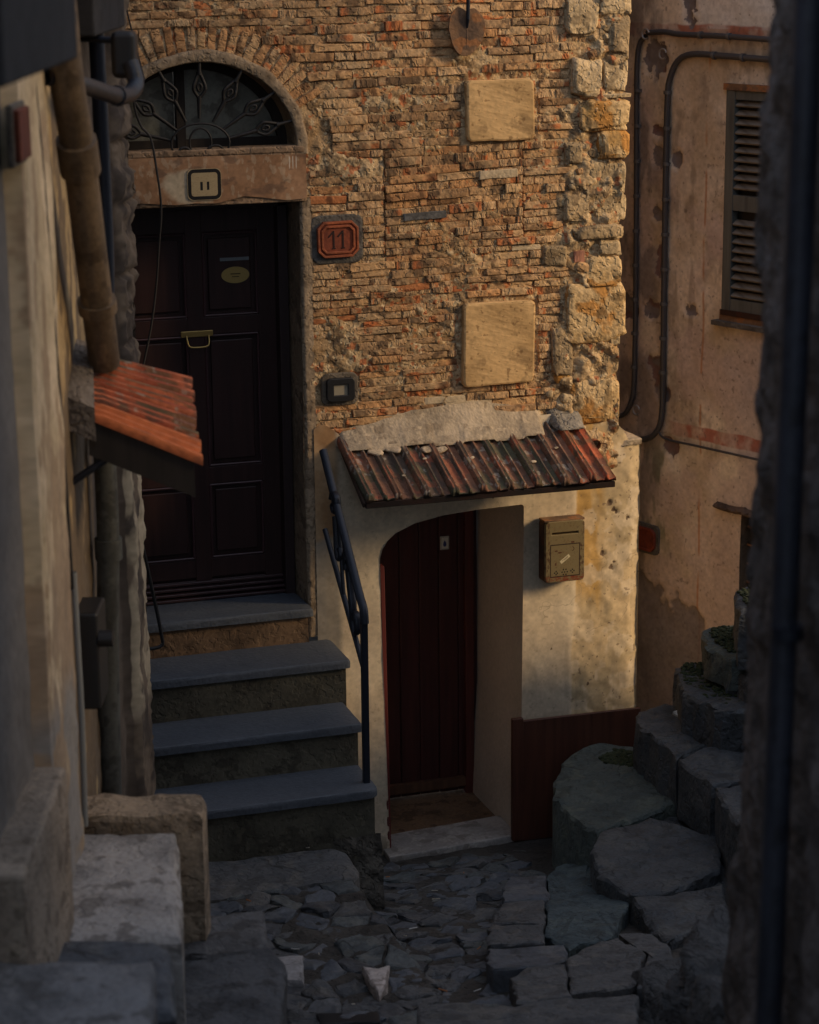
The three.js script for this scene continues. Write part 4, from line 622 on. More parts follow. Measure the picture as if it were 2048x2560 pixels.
// ------------------------------------------------------------------ ground and paving
const slope = (z) => 0.2 * clamp(z - 0.1, 0, 11);
const gy = (x, z) => { const y = slope(z), L = sst(-0.12, -0.18, x) * sst(0.85, 1.0, z); return Math.max(y, mix(y, 0.5, L)); };
{
  const N = 200, pos = [], idx = [], f = (t) => 2.0 * t + 70 * Math.pow(t, 7);
  for (let j = 0; j <= N; j++) for (let i = 0; i <= N; i++) { const x = f(i / N * 2 - 1) - 0.1, z = f(j / N * 2 - 1) + 1.6; pos.push(x, gy(x, z) - 0.002 + 0.034 * (fbm(x * 11, z * 11, 4, 401) - 0.5), z); }
  for (let j = 0; j < N; j++) for (let i = 0; i < N; i++) { const a = j * (N + 1) + i, b = a + 1, c = a + N + 1; idx.push(a, c, b, b, c, c + 1); }
  const g = new THREE.BufferGeometry(); g.setAttribute('position', new THREE.Float32BufferAttribute(pos, 3)); g.setIndex(idx); g.computeVertexNormals();
  const ground = mesh('ground', boxUV(g), dirtM); ground.userData.kind = 'structure';
  // cobbles, cell by cell
  const seeds = [], gridS = (x0, x1, z0, z1, dx, dz) => { for (let z = z0, r = 0; z < z1; z += dz * rr(0.85, 1.2), r++) for (let x = x0 + (r % 2) * dx / 2; x < x1; x += dx * rr(0.7, 1.35)) seeds.push([x + rr(-0.03, 0.03), z + rr(-0.035, 0.035)]); };
  gridS(-1.55, 1.2, 0.12, 3.25, 0.175, 0.095);
  const clip = (poly, mx, mz, nx, nz) => { const out = []; for (let i = 0; i < poly.length; i++) { const a = poly[i], b = poly[(i + 1) % poly.length], da = (a[0] - mx) * nx + (a[1] - mz) * nz, db = (b[0] - mx) * nx + (b[1] - mz) * nz; if (da <= 0) out.push(a); if (da * db < 0) { const t = da / (da - db); out.push([mix(a[0], b[0], t), mix(a[1], b[1], t)]); } } return out; };
  const mats = [slateM, slateWarmM, slateM, stepStoneM, slateWarmM, M([0.75, 0.70, 0.66], { map: slateTex, bumpMap: bumpCoarse, bumpScale: 0.008, roughness: 0.8 })]; let n = 0;
  for (const s of seeds) {
    const [sx, sz] = s; if (sx < -1.2 - 0.16 * sz || sx > 1.15 - 0.30 * sz || (sz < 1.08 && sx < 0.06) || (sz < 0.25 && sx < 1.22) || n >= 290) continue;
    let poly = [[sx - 0.2, sz - 0.2], [sx + 0.2, sz - 0.2], [sx + 0.2, sz + 0.2], [sx - 0.2, sz + 0.2]];
    for (const o of seeds) if (o !== s && Math.abs(o[0] - sx) < 0.4 && Math.abs(o[1] - sz) < 0.4) { const dx = o[0] - sx, dz = o[1] - sz, l = Math.hypot(dx, dz); poly = clip(poly, (sx + o[0]) / 2 - dx / l * 0.004, (sz + o[1]) / 2 - dz / l * 0.004, dx / l, dz / l); if (poly.length < 3) break; }
    if (poly.length < 3) continue;
    const tx = rr(-0.14, 0.14), tz = rr(-0.2, 0.12), up = rr(-0.010, 0.020), y0 = gy(sx, sz);
    mesh('paving_stone', slab(poly, (x, z) => y0 + up + (gy(x, z) - y0) * 0.8 + tx * (x - sx) + tz * (z - sz), 0.06, { bevel: 0.012, rough: 0.022, side: 0.016, sub: 0.030, rings: 3 }), mats[Math.floor(rnd() * mats.length)], ground); n++;
  }
  const top = (e) => (x, z) => gy(x, z) + e;
  const pale = M([0.36, 0.34, 0.33], { map: stoneTex, bumpMap: bumpFine, bumpScale: 0.004 });
  tag(mesh('paving_stone', slab([[-0.717, 2.086], [-0.608, 2.111], [-0.674, 2.341], [-0.772, 2.298]], top(0.035), 0.06), pale, ground), 'square pale paving stone');
  tag(mesh('paving_stone', slab([[-0.41, 2.31], [-0.36, 2.35], [-0.31, 2.335], [-0.37, 2.49], [-0.421, 2.56], [-0.425, 2.46]], top(0.045), 0.06), M([0.55, 0.47, 0.42], { map: stoneTex, bumpMap: bumpFine, bumpScale: 0.004 }), ground), 'heart-shaped pale paving stone');
  tag(mesh('drain_cover', slab([[-0.70, 2.64], [-0.479, 2.74], [-0.51, 2.87], [-0.72, 2.79]], top(0.03), 0.05, { rough: 0.001, bevel: 0.006 }), M([0.03, 0.03, 0.032], { roughness: 0.5, metalness: 0.4 }), ground), 'small dark iron drain cover');
  // raised slabs by the lower right landing
  const N0 = [[[0.547,1.344],[0.655,1.159],[0.804,1.226],[0.656,1.65],[0.463,1.586]],[[0.335,1.795],[0.451,1.619],[0.62,1.689],[0.47,2.065],[0.278,1.942]],[[0.182,2.167],[0.265,1.971],[0.455,2.093],[0.349,2.388],[0.139,2.299]],[[0.038,2.55],[0.127,2.319],[0.415,2.446],[0.359,2.624],[0.233,2.71],[0.034,2.645]],[[0.044,2.793],[0.164,2.676],[0.311,2.718],[0.154,3.16],[-0.045,3.128]],[[0.319,2.707],[0.471,2.525],[0.646,2.46],[0.643,2.759],[0.406,3.164],[0.174,3.135]],[[0.819,1.213],[0.944,1.005],[1.137,0.955],[1.026,1.353],[0.989,1.817],[0.659,2.379],[0.441,2.419],[0.434,2.191]],[[0.667,2.411],[0.794,2.464],[0.769,2.711],[0.603,3.208],[0.429,3.178],[0.652,2.764]],[[-0.393,2.979],[-0.074,3.154],[0.14,3.195],[0.383,3.261],[0.213,3.674],[-0.487,3.268]]];
  const teal = M([0.72, 0.90, 0.86], { map: slateTex, bumpMap: bumpCoarse, bumpScale: 0.01 });
  N0.forEach((p, i) => mesh('flagstone', slab(p, (x, z) => 0.1 + 0.2 * (z - 0.1) + (i === 6 ? -0.02 : 0.004 * (i % 3)), i === 8 ? 0.1 : 0.24, { bevel: 0.012, rough: 0.016, side: 0.014, rings: 5 }), i === 6 ? teal : i % 3 ? slateWarmM : slateM, ground));
  // litter: straw, grit, a butt
  for (let i = 0; i < 26; i++) { const x = rr(-0.9, 0.7), z = rr(0.5, 2.7), a = rr(0, 3.1), L = rr(0.01, 0.045); mesh('litter', bar([x, gy(x, z) + 0.034, z], [x + Math.cos(a) * L, gy(x, z) + 0.036, z + Math.sin(a) * L], rr(0.0015, 0.004), 5), M([[0.45, 0.40, 0.30], [0.5, 0.48, 0.44], [0.4, 0.16, 0.06]][i % 3]), ground); }
}
tag(mesh('landing_stone', slab([[-0.90, 1.02], [-0.30, 1.03], [-0.17, 1.06], [-0.13, 1.12], [-0.125, 1.30], [-0.17, 1.40], [-0.95, 1.42]], (x, z) => 0.535 - 0.02 * (z - 1.0), 0.32, { bevel: 0.03, rough: 0.012, side: 0.012, rings: 5 }), slateWarmM), 'worn rounded stone at the foot of the slate stairs', 'stone step');

// ------------------------------------------------------------------ stone steps on the right
{
  const st = thing('stone_steps', 'rough mossy stone steps climbing away at the right', 'stone steps');
  const P = [
    ['A', 0.5, 0.42, [[1.104,0.562],[1.235,0.326],[1.392,0.161],[1.539,0.108],[1.685,0.227],[1.624,0.978],[1.361,1.064],[1.178,1.146],[1.083,1.188],[1.037,0.951],[1.04,0.743]]],
    ['F', 0.5, 0.36, [[1.072,1.215],[1.182,1.166],[1.38,1.135],[1.6,1.413],[1.456,1.775],[1.103,1.921],[0.948,1.911],[0.903,1.646],[0.952,1.403]]],
    ['G', 0.5, 0.30, [[0.936,1.949],[1.086,1.959],[1.384,1.946],[1.232,2.28],[0.876,2.44],[0.878,2.302]]],
    ['B', 0.75, 0.30, [[1.563,0.499],[1.658,0.341],[1.829,0.284],[1.982,0.417],[1.817,0.881],[1.564,1.017],[1.567,0.757]]],
    ['B', 0.75, 0.30, [[1.558,1.043],[1.811,0.922],[1.949,0.928],[2.247,0.997],[2.011,1.461],[1.57,1.406]]],
    ['B', 0.75, 0.32, [[1.565,1.443],[1.793,1.452],[1.997,1.489],[1.722,2.228],[1.454,1.948]]],
    ['C', 0.95, 0.25, [[1.863,0.317],[1.948,0.248],[2.093,0.298],[2.402,0.718],[2.212,1.249],[1.793,1.028],[1.732,0.722]]],
    ['C', 1.05, 0.16, [[2.069,0.357],[2.22,0.351],[2.414,0.594],[2.21,0.998],[1.918,0.815]]],
    ['D', 1.15, 0.16, [[1.991,0.365],[2.08,0.301],[2.185,0.317],[2.453,0.463],[2.225,1.012],[1.925,0.846],[1.9,0.627]]],
    ['E', 1.4, 0.28, [[2.075,0.548],[2.168,0.491],[2.429,0.494],[2.27,1.103],[1.929,0.929]]]];
  P.forEach(([k, y, th, p], i) => { const s1 = rr(-0.03, 0.03), s2 = rr(-0.03, 0.03), c = p[0]; mesh('step_stone', slab(p, (x, z) => y + s1 * (x - c[0]) + s2 * (z - c[1]), th, { bevel: 0.020, rough: 0.016, side: 0.014, sub: 0.035, rings: 7 }), k === 'A' || k === 'D' ? mossyStoneM : wetStoneM, st); });
  const core = (pts, y0, y1) => { const g = slab(pts, y1, y1 - y0, { bevel: 0.02, rough: 0.02, side: 0.03, sub: 0.08, rings: 2 }); return g; };
  mesh('rubble_core', merge([core([[1.75, 0.45], [1.9, 0.42], [2.2, 1.2], [1.9, 2.3], [1.6, 1.9]], 0.0, 0.68), core([[2.05, 0.55], [2.4, 0.6], [3.3, 1.2], [3.1, 2.2], [2.0, 1.5], [1.95, 0.9]], 0.2, 1.08), core([[2.15, 0.6], [3.4, 0.7], [3.6, 1.6], [2.3, 1.3]], 0.2, 1.34), core([[1.35, 0.5], [1.75, 0.4], [1.8, 1.9], [1.2, 2.4], [1.1, 1.8]], -0.1, 0.42)]), M([0.7, 0.66, 0.6], { map: slateTex, bumpMap: bumpCoarse, bumpScale: 0.02 }), st);
  // moss cushions and a limewash spill
  const moss = (pts, y, seed) => { const L = []; for (let i = 0; i < 700; i++) { const x = rr(Math.min(...pts.map((p) => p[0])), Math.max(...pts.map((p) => p[0]))), z = rr(Math.min(...pts.map((p) => p[1])), Math.max(...pts.map((p) => p[1]))); if (!inside(pts, x, z)) continue; const s = rr(0.012, 0.03), g = lump(s, s * 0.6, s, 0.3, 1, 0.9); g.translate(x, y + rr(-0.004, 0.006), z); L.push(g); } return merge(L); };
  const m = mesh('moss', merge([moss([[1.784,0.673],[1.935,0.46],[2.172,0.466],[2.135,0.759],[1.939,0.946],[1.80,0.90]], 0.757), moss([[1.454,0.314],[1.59,0.228],[1.649,0.308],[1.585,0.519],[1.501,0.439],[1.446,0.384]], 0.505), moss([[1.87,0.36],[1.95,0.29],[2.2,0.5],[2.1,1.0],[1.85,0.95],[1.78,0.7]], 0.955), moss([[2.0,0.4],[2.12,0.33],[2.3,0.5],[2.15,0.85],[1.95,0.78]], 1.155), moss([[2.09,0.56],[2.2,0.52],[2.35,0.6],[2.2,0.95],[2.0,0.88]], 1.405)]), mossM, st); m.userData.kind = 'stuff';
  mesh('lime_spill', slab([[1.794,0.45],[1.90,0.395],[1.972,0.38],[1.949,0.543],[1.907,0.716],[1.86,0.68],[1.821,0.60]], 0.765, 0.02, { bevel: 0.008, rough: 0.012, side: 0.012 }), M([0.62, 0.66, 0.66], { map: stoneTex, bumpMap: bumpCoarse, bumpScale: 0.008 }), st);
}
// ------------------------------------------------------------------ left house
const leftTex = tex(1024, 1024, (u, v) => {
  const d = 5.6 + u * 4.1, y = 0.6 + v * 4.2, n = fbm(d * 5, y * 4, 5, 421), f = fbm(d * 50, y * 50, 3, 423), st = fbm(d * 14, y * 4.5, 5, 425);
  const grey = mix3([0.13, 0.12, 0.11], [0.22, 0.20, 0.18], n);
  let pale = mix3([0.46, 0.375, 0.25], [0.60, 0.50, 0.36], sst(0.3, 0.7, n)); pale = mix3(pale, [0.28, 0.20, 0.13], 0.8 * sst(0.55, 0.66, st));
  const peel = sst(0.42, 0.56, fbm(d * 7, y * 3, 5, 427) + 0.45 * sst(3.2, 2.2, y) - 0.22); pale = mix3(pale, mix3([0.24, 0.18, 0.13], [0.38, 0.29, 0.20], st), peel);
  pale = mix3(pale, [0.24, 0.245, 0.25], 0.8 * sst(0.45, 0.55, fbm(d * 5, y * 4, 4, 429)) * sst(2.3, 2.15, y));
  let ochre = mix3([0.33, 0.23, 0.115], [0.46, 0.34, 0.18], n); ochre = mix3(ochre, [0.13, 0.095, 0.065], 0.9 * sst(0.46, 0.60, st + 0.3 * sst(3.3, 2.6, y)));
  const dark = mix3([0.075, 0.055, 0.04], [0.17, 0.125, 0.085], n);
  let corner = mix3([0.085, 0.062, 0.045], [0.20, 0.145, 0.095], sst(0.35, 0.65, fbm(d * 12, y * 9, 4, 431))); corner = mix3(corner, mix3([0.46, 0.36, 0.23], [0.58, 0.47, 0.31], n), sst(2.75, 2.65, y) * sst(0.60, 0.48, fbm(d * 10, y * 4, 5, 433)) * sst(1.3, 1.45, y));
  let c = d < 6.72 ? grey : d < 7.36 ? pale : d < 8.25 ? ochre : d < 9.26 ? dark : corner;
  if (d < 6.72 && y < 2.1) c = mix3([0.34, 0.27, 0.20], [0.46, 0.38, 0.29], n);
  return mul3(c, 0.75 + 0.45 * f);
}, false, false);
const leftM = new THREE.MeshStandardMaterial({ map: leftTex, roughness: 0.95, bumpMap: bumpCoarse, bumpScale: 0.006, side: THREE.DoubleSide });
{
  const h = thing('left_house', 'dim plastered house wall with pipes filling the left edge', 'house');
  const W0 = -1.185, prof = (d, y) => {
    let o = 0; o += 0.045 * sst(6.74, 6.76, d) * sst(7.36, 7.34, d); o -= 0.03 * sst(0.022, 0.0, Math.abs(d - 6.735)); o -= 0.02 * sst(0.012, 0, Math.abs(d - 6.82 - 0.01 * (vn(1, y * 3, 4) - 0.5)));
    o -= 0.05 * sst(8.25, 8.29, d) * sst(9.28, 9.24, d); { const cy = Math.floor(y * 7 + 0.5 * vn(1, y * 2, 9)), jut = hash(cy, 3, 5) - 0.4, edge = Math.abs(y * 7 + 0.5 * vn(1, y * 2, 9) - cy - 0.5) * 2; o += (0.02 + (0.035 * jut - 0.02 * sst(0.75, 1, edge)) * sst(2.5, 2.8, y) + (y > 2.65 ? 0.05 : 0.022) * (fbm(d * 9, y * 7, 4, 435) - 0.5) + (y > 2.65 ? 0.045 : 0.020) * (fbm(d * 37, y * 41, 4, 436) - 0.5)) * sst(9.22, 9.30, d); }
    return o + 0.016 * (fbm(d * 6, y * 5, 4, 437) - 0.5) + 0.02 * sst(2.9, 2.0, y) * (fbm(d * 12, y * 10, 3, 439) - 0.5);
  };
  const uv = (d, y) => [(d - 5.6) / 4.1, (y - 0.6) / 4.2];
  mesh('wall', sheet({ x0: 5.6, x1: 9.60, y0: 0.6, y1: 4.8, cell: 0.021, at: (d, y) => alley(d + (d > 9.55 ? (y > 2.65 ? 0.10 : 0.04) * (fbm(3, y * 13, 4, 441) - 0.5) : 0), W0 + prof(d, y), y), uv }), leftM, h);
  mesh('end_wall', sheet({ x0: -0.9, x1: 0.0, y0: 0.3, y1: 4.8, cell: 0.04, at: (s, y) => alley(9.60 + 0.02 * (fbm(s * 8, y * 8, 3, 443) - 0.5), W0 + s + 0.02, y) }), M([0.13, 0.10, 0.07], { map: stoneTex, bumpMap: bumpCoarse, bumpScale: 0.012 }), h);
  const body = (d0, d1, y0, y1, w0 = -5, w1 = W0 - 0.08) => { const c = alley((d0 + d1) / 2, (w0 + w1) / 2, (y0 + y1) / 2), g = new THREE.BoxGeometry(w1 - w0, y1 - y0, d1 - d0); g.rotateY(-YAW); g.translate(...c); return boxUV(g); };
  mesh('building_block', merge([body(-6, 5.0, -0.5, 6.6, -5, -2.3), body(5.0, 5.6, -0.5, 6.6, -5, W0), body(5.6, 9.5, 4.8, 6.6, -5, W0), body(5.6, 9.5, -0.5, 0.6, -5, W0 + 0.01), body(5.6, 9.5, 0.6, 4.8, -5, W0 - 0.35)]), M([0.22, 0.19, 0.155], { map: stoneTex, bumpMap: bumpCoarse, bumpScale: 0.008 }), h);
  // plinth stone by the door
  const pl = box(0.16, 1.6, 0.86, 0, 0, 0, 0.02); pl.rotateY(-YAW); pl.translate(...alley(6.30, W0 + 0.02, 1.30)); mesh('plinth', pl, M([0.36, 0.29, 0.22], { map: stoneTex, bumpMap: bumpCoarse, bumpScale: 0.01 }), h);
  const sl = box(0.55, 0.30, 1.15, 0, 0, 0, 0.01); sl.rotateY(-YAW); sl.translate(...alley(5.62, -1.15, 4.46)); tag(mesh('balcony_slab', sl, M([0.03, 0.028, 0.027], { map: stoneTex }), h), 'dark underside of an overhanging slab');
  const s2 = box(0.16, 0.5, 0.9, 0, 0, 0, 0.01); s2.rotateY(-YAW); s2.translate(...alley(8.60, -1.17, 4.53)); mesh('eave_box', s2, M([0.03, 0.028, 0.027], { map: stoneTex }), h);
}
{ // small tiled awning over the left house's door
  const t = thing('small_red_awning', 'small awning of red ribbed tiles jutting from the left house', 'awning');
  const A = [[7.75, -1.10, 3.00], [8.02, -1.137, 3.178], [8.06, -0.778, 3.078], [7.72, -0.722, 2.845]];   // back near, back far, front far, front near
  const P = (u, v, o) => { const q = [0, 1, 2].map((k) => mix(mix(A[0][k], A[1][k], v), mix(A[3][k], A[2][k], v), u)); return alley(q[0], q[1], q[2] + o); };
  const prof = [[0, 0.004], [0.03, 0.017], [0.13, 0.018], [0.17, 0.0], [0.33, -0.003], [0.37, 0.013], [0.48, 0.014], [0.52, -0.002], [0.67, -0.003], [0.71, 0.013], [0.82, 0.014], [0.86, -0.002], [1, -0.002]], NT = 4;
  for (let i = 0; i < NT; i++) {
    const pos = [], idx = [], S = 10, j0 = rr(-0.02, 0.02), s0 = rr(0, 40);
    for (let k = 0; k <= S; k++) for (const lo of [0, 1]) for (const [a, hgt] of prof) { const u = k / S * (1 + j0 * 0.6) - (k === S ? 0.03 * vn(a * 9 + s0, 2, 3) : 0), v = (i + a * 1.015) / NT; pos.push(...P(u, v, (lo ? -0.014 : hgt * (k === 0 ? 0.3 : 1)) + 0.003 * (fbm(a * 9 + s0, u * 8, 2, 451) - 0.5))); }
    const n = prof.length, row = 2 * n;
    for (let k = 0; k < S; k++) for (let j = 0; j < n - 1; j++) { const a = k * row + j, b = a + n; idx.push(a, a + row, a + 1, a + 1, a + row, a + row + 1, b, b + 1, b + row, b + 1, b + row + 1, b + row); }
    for (let k = 0; k < S; k++) for (const j of [0, n - 1]) { const a = k * row + j, b = a + n; idx.push(a, b, a + row, b, b + row, a + row); }
    for (let j = 0; j < n - 1; j++) { const a = S * row + j, b = a + n; idx.push(a, b, a + 1, a + 1, b, b + 1); }
    const g = new THREE.BufferGeometry(); g.setAttribute('position', new THREE.Float32BufferAttribute(pos, 3)); g.setIndex(idx); g.computeVertexNormals(); mesh('roof_tile', boxUV(g, 1, rr(0, 1), rr(0, 1)), i === 0 ? M([1, 1, 0.9], { map: brightTile(), bumpMap: bumpFine, bumpScale: 0.003 }) : redTileM, t);
  }
  const quadBox = (u0, u1, v0, v1, o0, o1) => { const c = [[u0, v0], [u1, v0], [u1, v1], [u0, v1]], pos = []; for (const o of [o0, o1]) for (const [u, v] of c) pos.push(...P(u, v, o)); const g = new THREE.BufferGeometry(); g.setAttribute('position', new THREE.Float32BufferAttribute(pos, 3)); g.setIndex([0, 1, 2, 0, 2, 3, 4, 6, 5, 4, 7, 6, 0, 4, 5, 0, 5, 1, 1, 5, 6, 1, 6, 2, 2, 6, 7, 2, 7, 3, 3, 7, 4, 3, 4, 0]); g.computeVertexNormals(); const q = g.toNonIndexed(); q.computeVertexNormals(); return boxUV(q); };
  mesh('deck', quadBox(-0.05, 0.93, 0.03, 0.97, -0.15, -0.018), M([0.030, 0.024, 0.02], { map: woodTex }), t);
  mesh('mortar_strip', quadBox(-0.30, 0.02, -0.02, 1.0, -0.08, 0.04), M([0.20, 0.165, 0.135], { map: stoneTex, bumpMap: bumpCoarse, bumpScale: 0.015 }), t);
  for (const v of [0.1, 0.9]) mesh('bracket', bar(P(0.25, v, -0.10), P(-0.25, v, -0.30), 0.014, 6), ironM, t);
}
function brightTile() { return tex(256, 256, (u, v) => { const n = fbmP(u, v, 6, 4, 461); let c = mix3([0.46, 0.12, 0.045], [0.60, 0.18, 0.07], n); c = mix3(c, [0.30, 0.10, 0.05], 0.6 * sst(0.56, 0.66, fbmP(u, v, 12, 4, 463))); return mul3(c, 0.75 + 0.5 * fbmP(u, v, 50, 2, 465)); }); }
{
  const pipe = (name, label, pts, r, m, collars = []) => { const t = thing(name, label, 'pipe'); mesh('tube', tube(pts.map((p) => alley(...p)), r, 60, 14), m, t);
    for (const [a, b] of collars) mesh('collar', bar(alley(...a), alley(...b), r * 1.22, 16), m, t); return t; };
  const brownPipe = M([0.15, 0.105, 0.065], { map: stoneTex, roughness: 0.6, bumpMap: bumpFine, bumpScale: 0.003 }), navyM = M([0.012, 0.016, 0.026], { roughness: 0.45, bumpMap: bumpFine, bumpScale: 0.002 });
  const p = pipe('brown_downpipe', 'thick brown drainpipe slanting down to the red awning', [[7.22, -1.09, 4.75], [7.261, -1.08, 4.464], [7.35, -1.08, 4.20], [7.546, -1.08, 3.937], [7.725, -1.08, 3.599], [7.96, -1.08, 3.15]], 0.056, brownPipe, [[[7.51, -1.08, 3.98], [7.58, -1.08, 3.87]], [[7.83, -1.08, 3.40], [7.85, -1.08, 3.36]]]);
  pipe('navy_pipe', 'slim dark blue pipe behind the brown drainpipe', [[8.55, -1.14, 4.9], [8.57, -1.14, 4.3], [8.595, -1.14, 3.82], [8.583, -1.14, 3.41], [8.57, -1.15, 3.2]], 0.030, navyM);
  pipe('lower_downpipe', 'weathered grey-green downpipe below the red awning', [[8.20, -1.13, 2.95], [8.15, -1.12, 2.72], [8.14, -1.12, 2.45], [8.15, -1.14, 2.0], [8.16, -1.16, 1.2]], 0.042, M([0.10, 0.10, 0.085], { map: stoneTex, roughness: 0.7 }), [[[8.14, -1.12, 2.46], [8.145, -1.12, 2.38]]]);
  pipe('thin_conduit', 'thin dark conduit running down the pale plaster', [[7.08, -1.16, 4.6], [7.113, -1.15, 4.254], [7.21, -1.15, 3.85], [7.298, -1.15, 3.254], [7.355, -1.15, 2.873], [7.394, -1.15, 2.482]], 0.011, blackM);
  pipe('thin_grey_pipe', 'thin grey pipe low on the left wall', [[7.40, -1.14, 2.54], [7.411, -1.14, 2.291], [7.424, -1.14, 2.012], [7.45, -1.15, 1.6]], 0.011, M([0.22, 0.23, 0.23], { roughness: 0.5 }));
  const bx = box(0.09, 0.36, 0.22, 0, 0, 0, 0.012); bx.rotateY(-YAW); const mb = thing('black_meter_box', 'black meter box low on the left house wall', 'meter box', alley(7.78, -1.15, 2.13)); mesh('case', bx, blackM, mb);
  const kn = new THREE.CylinderGeometry(0.03, 0.03, 0.05, 14); kn.rotateZ(Math.PI / 2); kn.rotateY(-YAW); kn.translate(0.04, 0.08, 0.10); mesh('knob', boxUV(kn), blackM, mb);
  const red = box(0.03, 0.15, 0.19, 0, 0, 0, 0.006); red.rotateY(-YAW); const rt = thing('left_wall_tile', 'small dark red tile on the far left wall', 'wall tile', alley(6.70, -1.125, 4.07)); mesh('plate', red, M([0.20, 0.05, 0.025], { map: stoneTex }), rt);
  const rb = box(0.02, 0.18, 0.22, -0.012, 0, 0, 0.006); rb.rotateY(-YAW); mesh('cement_bed', rb, darkCementM, rt);
  const ep = thing('bent_drain_pipe', 'bent dark blue drain pipe joining a black hopper beside the fanlight', 'pipe');
  mesh('tube', tube([[7.30, -1.14, 4.20], [7.46, -1.08, 4.17], [7.70, -1.035, 4.13], [7.90, -1.0, 4.096], [8.08, -0.972, 4.085], [8.17, -0.955, 4.112], [8.19, -0.963, 4.155], [8.20, -0.975, 4.19]].map((p) => alley(...p)), 0.030, 60, 12), navyM, ep);
  const hp = box(0.088, 0.165, 0.12, 0, 0, 0, 0.022); hp.rotateY(-YAW); hp.translate(...alley(8.26, -1.0, 4.215)); mesh('hopper', hp, blackM, ep);
  mesh('ring', bar(alley(7.93, -0.995, 4.092), alley(7.96, -0.99, 4.089), 0.036, 14), navyM, ep); mesh('stay', bar(alley(8.3, -1.0, 4.26), alley(8.34, -1.20, 4.27), 0.012, 6), ironM, ep);
  const wire = (pts, r, label, m = M([0.045, 0.04, 0.036])) => tag(mesh('cable', tube(pts, r, 80, 6), m), label, 'cable');
  wire([[-0.90, 4.6, 0.34], [-0.892, 4.347, 0.32], [-0.858, 4.203, 0.30], [-0.79, 4.06, 0.26], [-0.80, 3.90, 0.16], [-0.765, 3.78, 0.12], [-0.72, 3.724, 0.11], [-0.697, 3.593, 0.10], [-0.672, 3.40, 0.06], [-0.674, 3.2, -0.02], [-0.678, 3.0, -0.10], [-0.70, 2.80, -0.15], [-0.75, 2.55, -0.20]], 0.0055, 'loose thin cable hanging across the lintel and the front door');
  wire([[-0.86, 4.6, 0.3], [-0.84, 4.347, 0.26], [-0.81, 4.20, 0.24], [-0.775, 4.06, 0.22], [-0.76, 3.99, 0.23]], 0.004, 'short thin cable tied to the black hopper');
  wire([[-0.95, 2.30, 0.5], [-0.90, 2.007, 0.34], [-0.832, 1.632, 0.30], [-0.795, 1.40, 0.30], [-0.80, 1.345, 0.30], [-0.90, 1.335, 0.30], [-1.1, 1.33, 0.32]], 0.009, 'dark bent cable by the left end of the top stair', blackM);
}
// stones at the foot of the left house
{
  const ap = (pts) => pts.map(([d, w]) => { const q = alley(d, w, 0); return [q[0], q[2]]; });
  const stM = M([0.40, 0.37, 0.34], { map: stoneTex, bumpMap: bumpCoarse, bumpScale: 0.008 });
  const blk = [
    [ap([[7.47, -1.26], [7.47, -0.833], [7.05, -0.785], [6.62, -0.737], [6.58, -0.95], [6.60, -1.26]]), 1.57, 1.3, 'broad pale stone block below the left house'],
    [ap([[6.53, -1.26], [6.53, -0.80], [6.45, -0.745], [6.05, -0.70], [5.98, -0.95], [6.0, -1.26]]), 1.60, 1.3, 'dark worn stone block between two paler blocks at lower left'],
    [ap([[5.90, -1.26], [5.88, -0.735], [5.5, -0.69], [5.1, -0.65], [5.1, -1.26]]), 1.84, 1.5, 'nearest stone block in the lower left corner']];
  blk.forEach(([p, y, th, l], i) => tag(mesh('stone_block', slab(p, y, th, { bevel: 0.03, rough: 0.014, side: 0.012, rings: 5 }), i === 1 ? slateM : i === 2 ? M([0.22, 0.215, 0.215], { map: stoneTex, bumpMap: bumpCoarse, bumpScale: 0.008 }) : stM), l, 'stone block'));
  [[[-1.347,2.846],[-1.198,2.858],[-0.964,2.904],[-1.014,3.17],[-1.136,3.198],[-1.393,3.151]], [[-1.411,3.133],[-1.132,3.18],[-1.004,3.158],[-0.984,3.28],[-1.138,3.814],[-1.536,3.677]]].forEach((p, i) => tag(mesh('ledge_stone', slab(p, i ? 1.10 : 1.12, 0.75, { bevel: 0.018, rough: 0.016, side: 0.014, rings: 6 }), M(i ? [0.085, 0.086, 0.09] : [0.125, 0.12, 0.118], { map: stoneTex, bumpMap: bumpCoarse, bumpScale: 0.008 })), i ? 'dark ledge stone in front of the paler ledge stone at lower left' : 'paler ledge stone right of the upright slab', 'stone ledge'));
  const up = slab(ap([[7.72, -1.24], [7.74, -0.80], [7.72, -0.755], [7.58, -0.735], [7.52, -0.74], [7.50, -1.24]]), 1.615, 1.2, { bevel: 0.025, rough: 0.014, side: 0.010, rings: 4 });
  tag(mesh('upright_slab', up, M([0.36, 0.27, 0.18], { map: stoneTex, bumpMap: bumpCoarse, bumpScale: 0.012 })), 'upright worn stone slab with a rounded tan top, left of the stairs', 'stone slab');
}
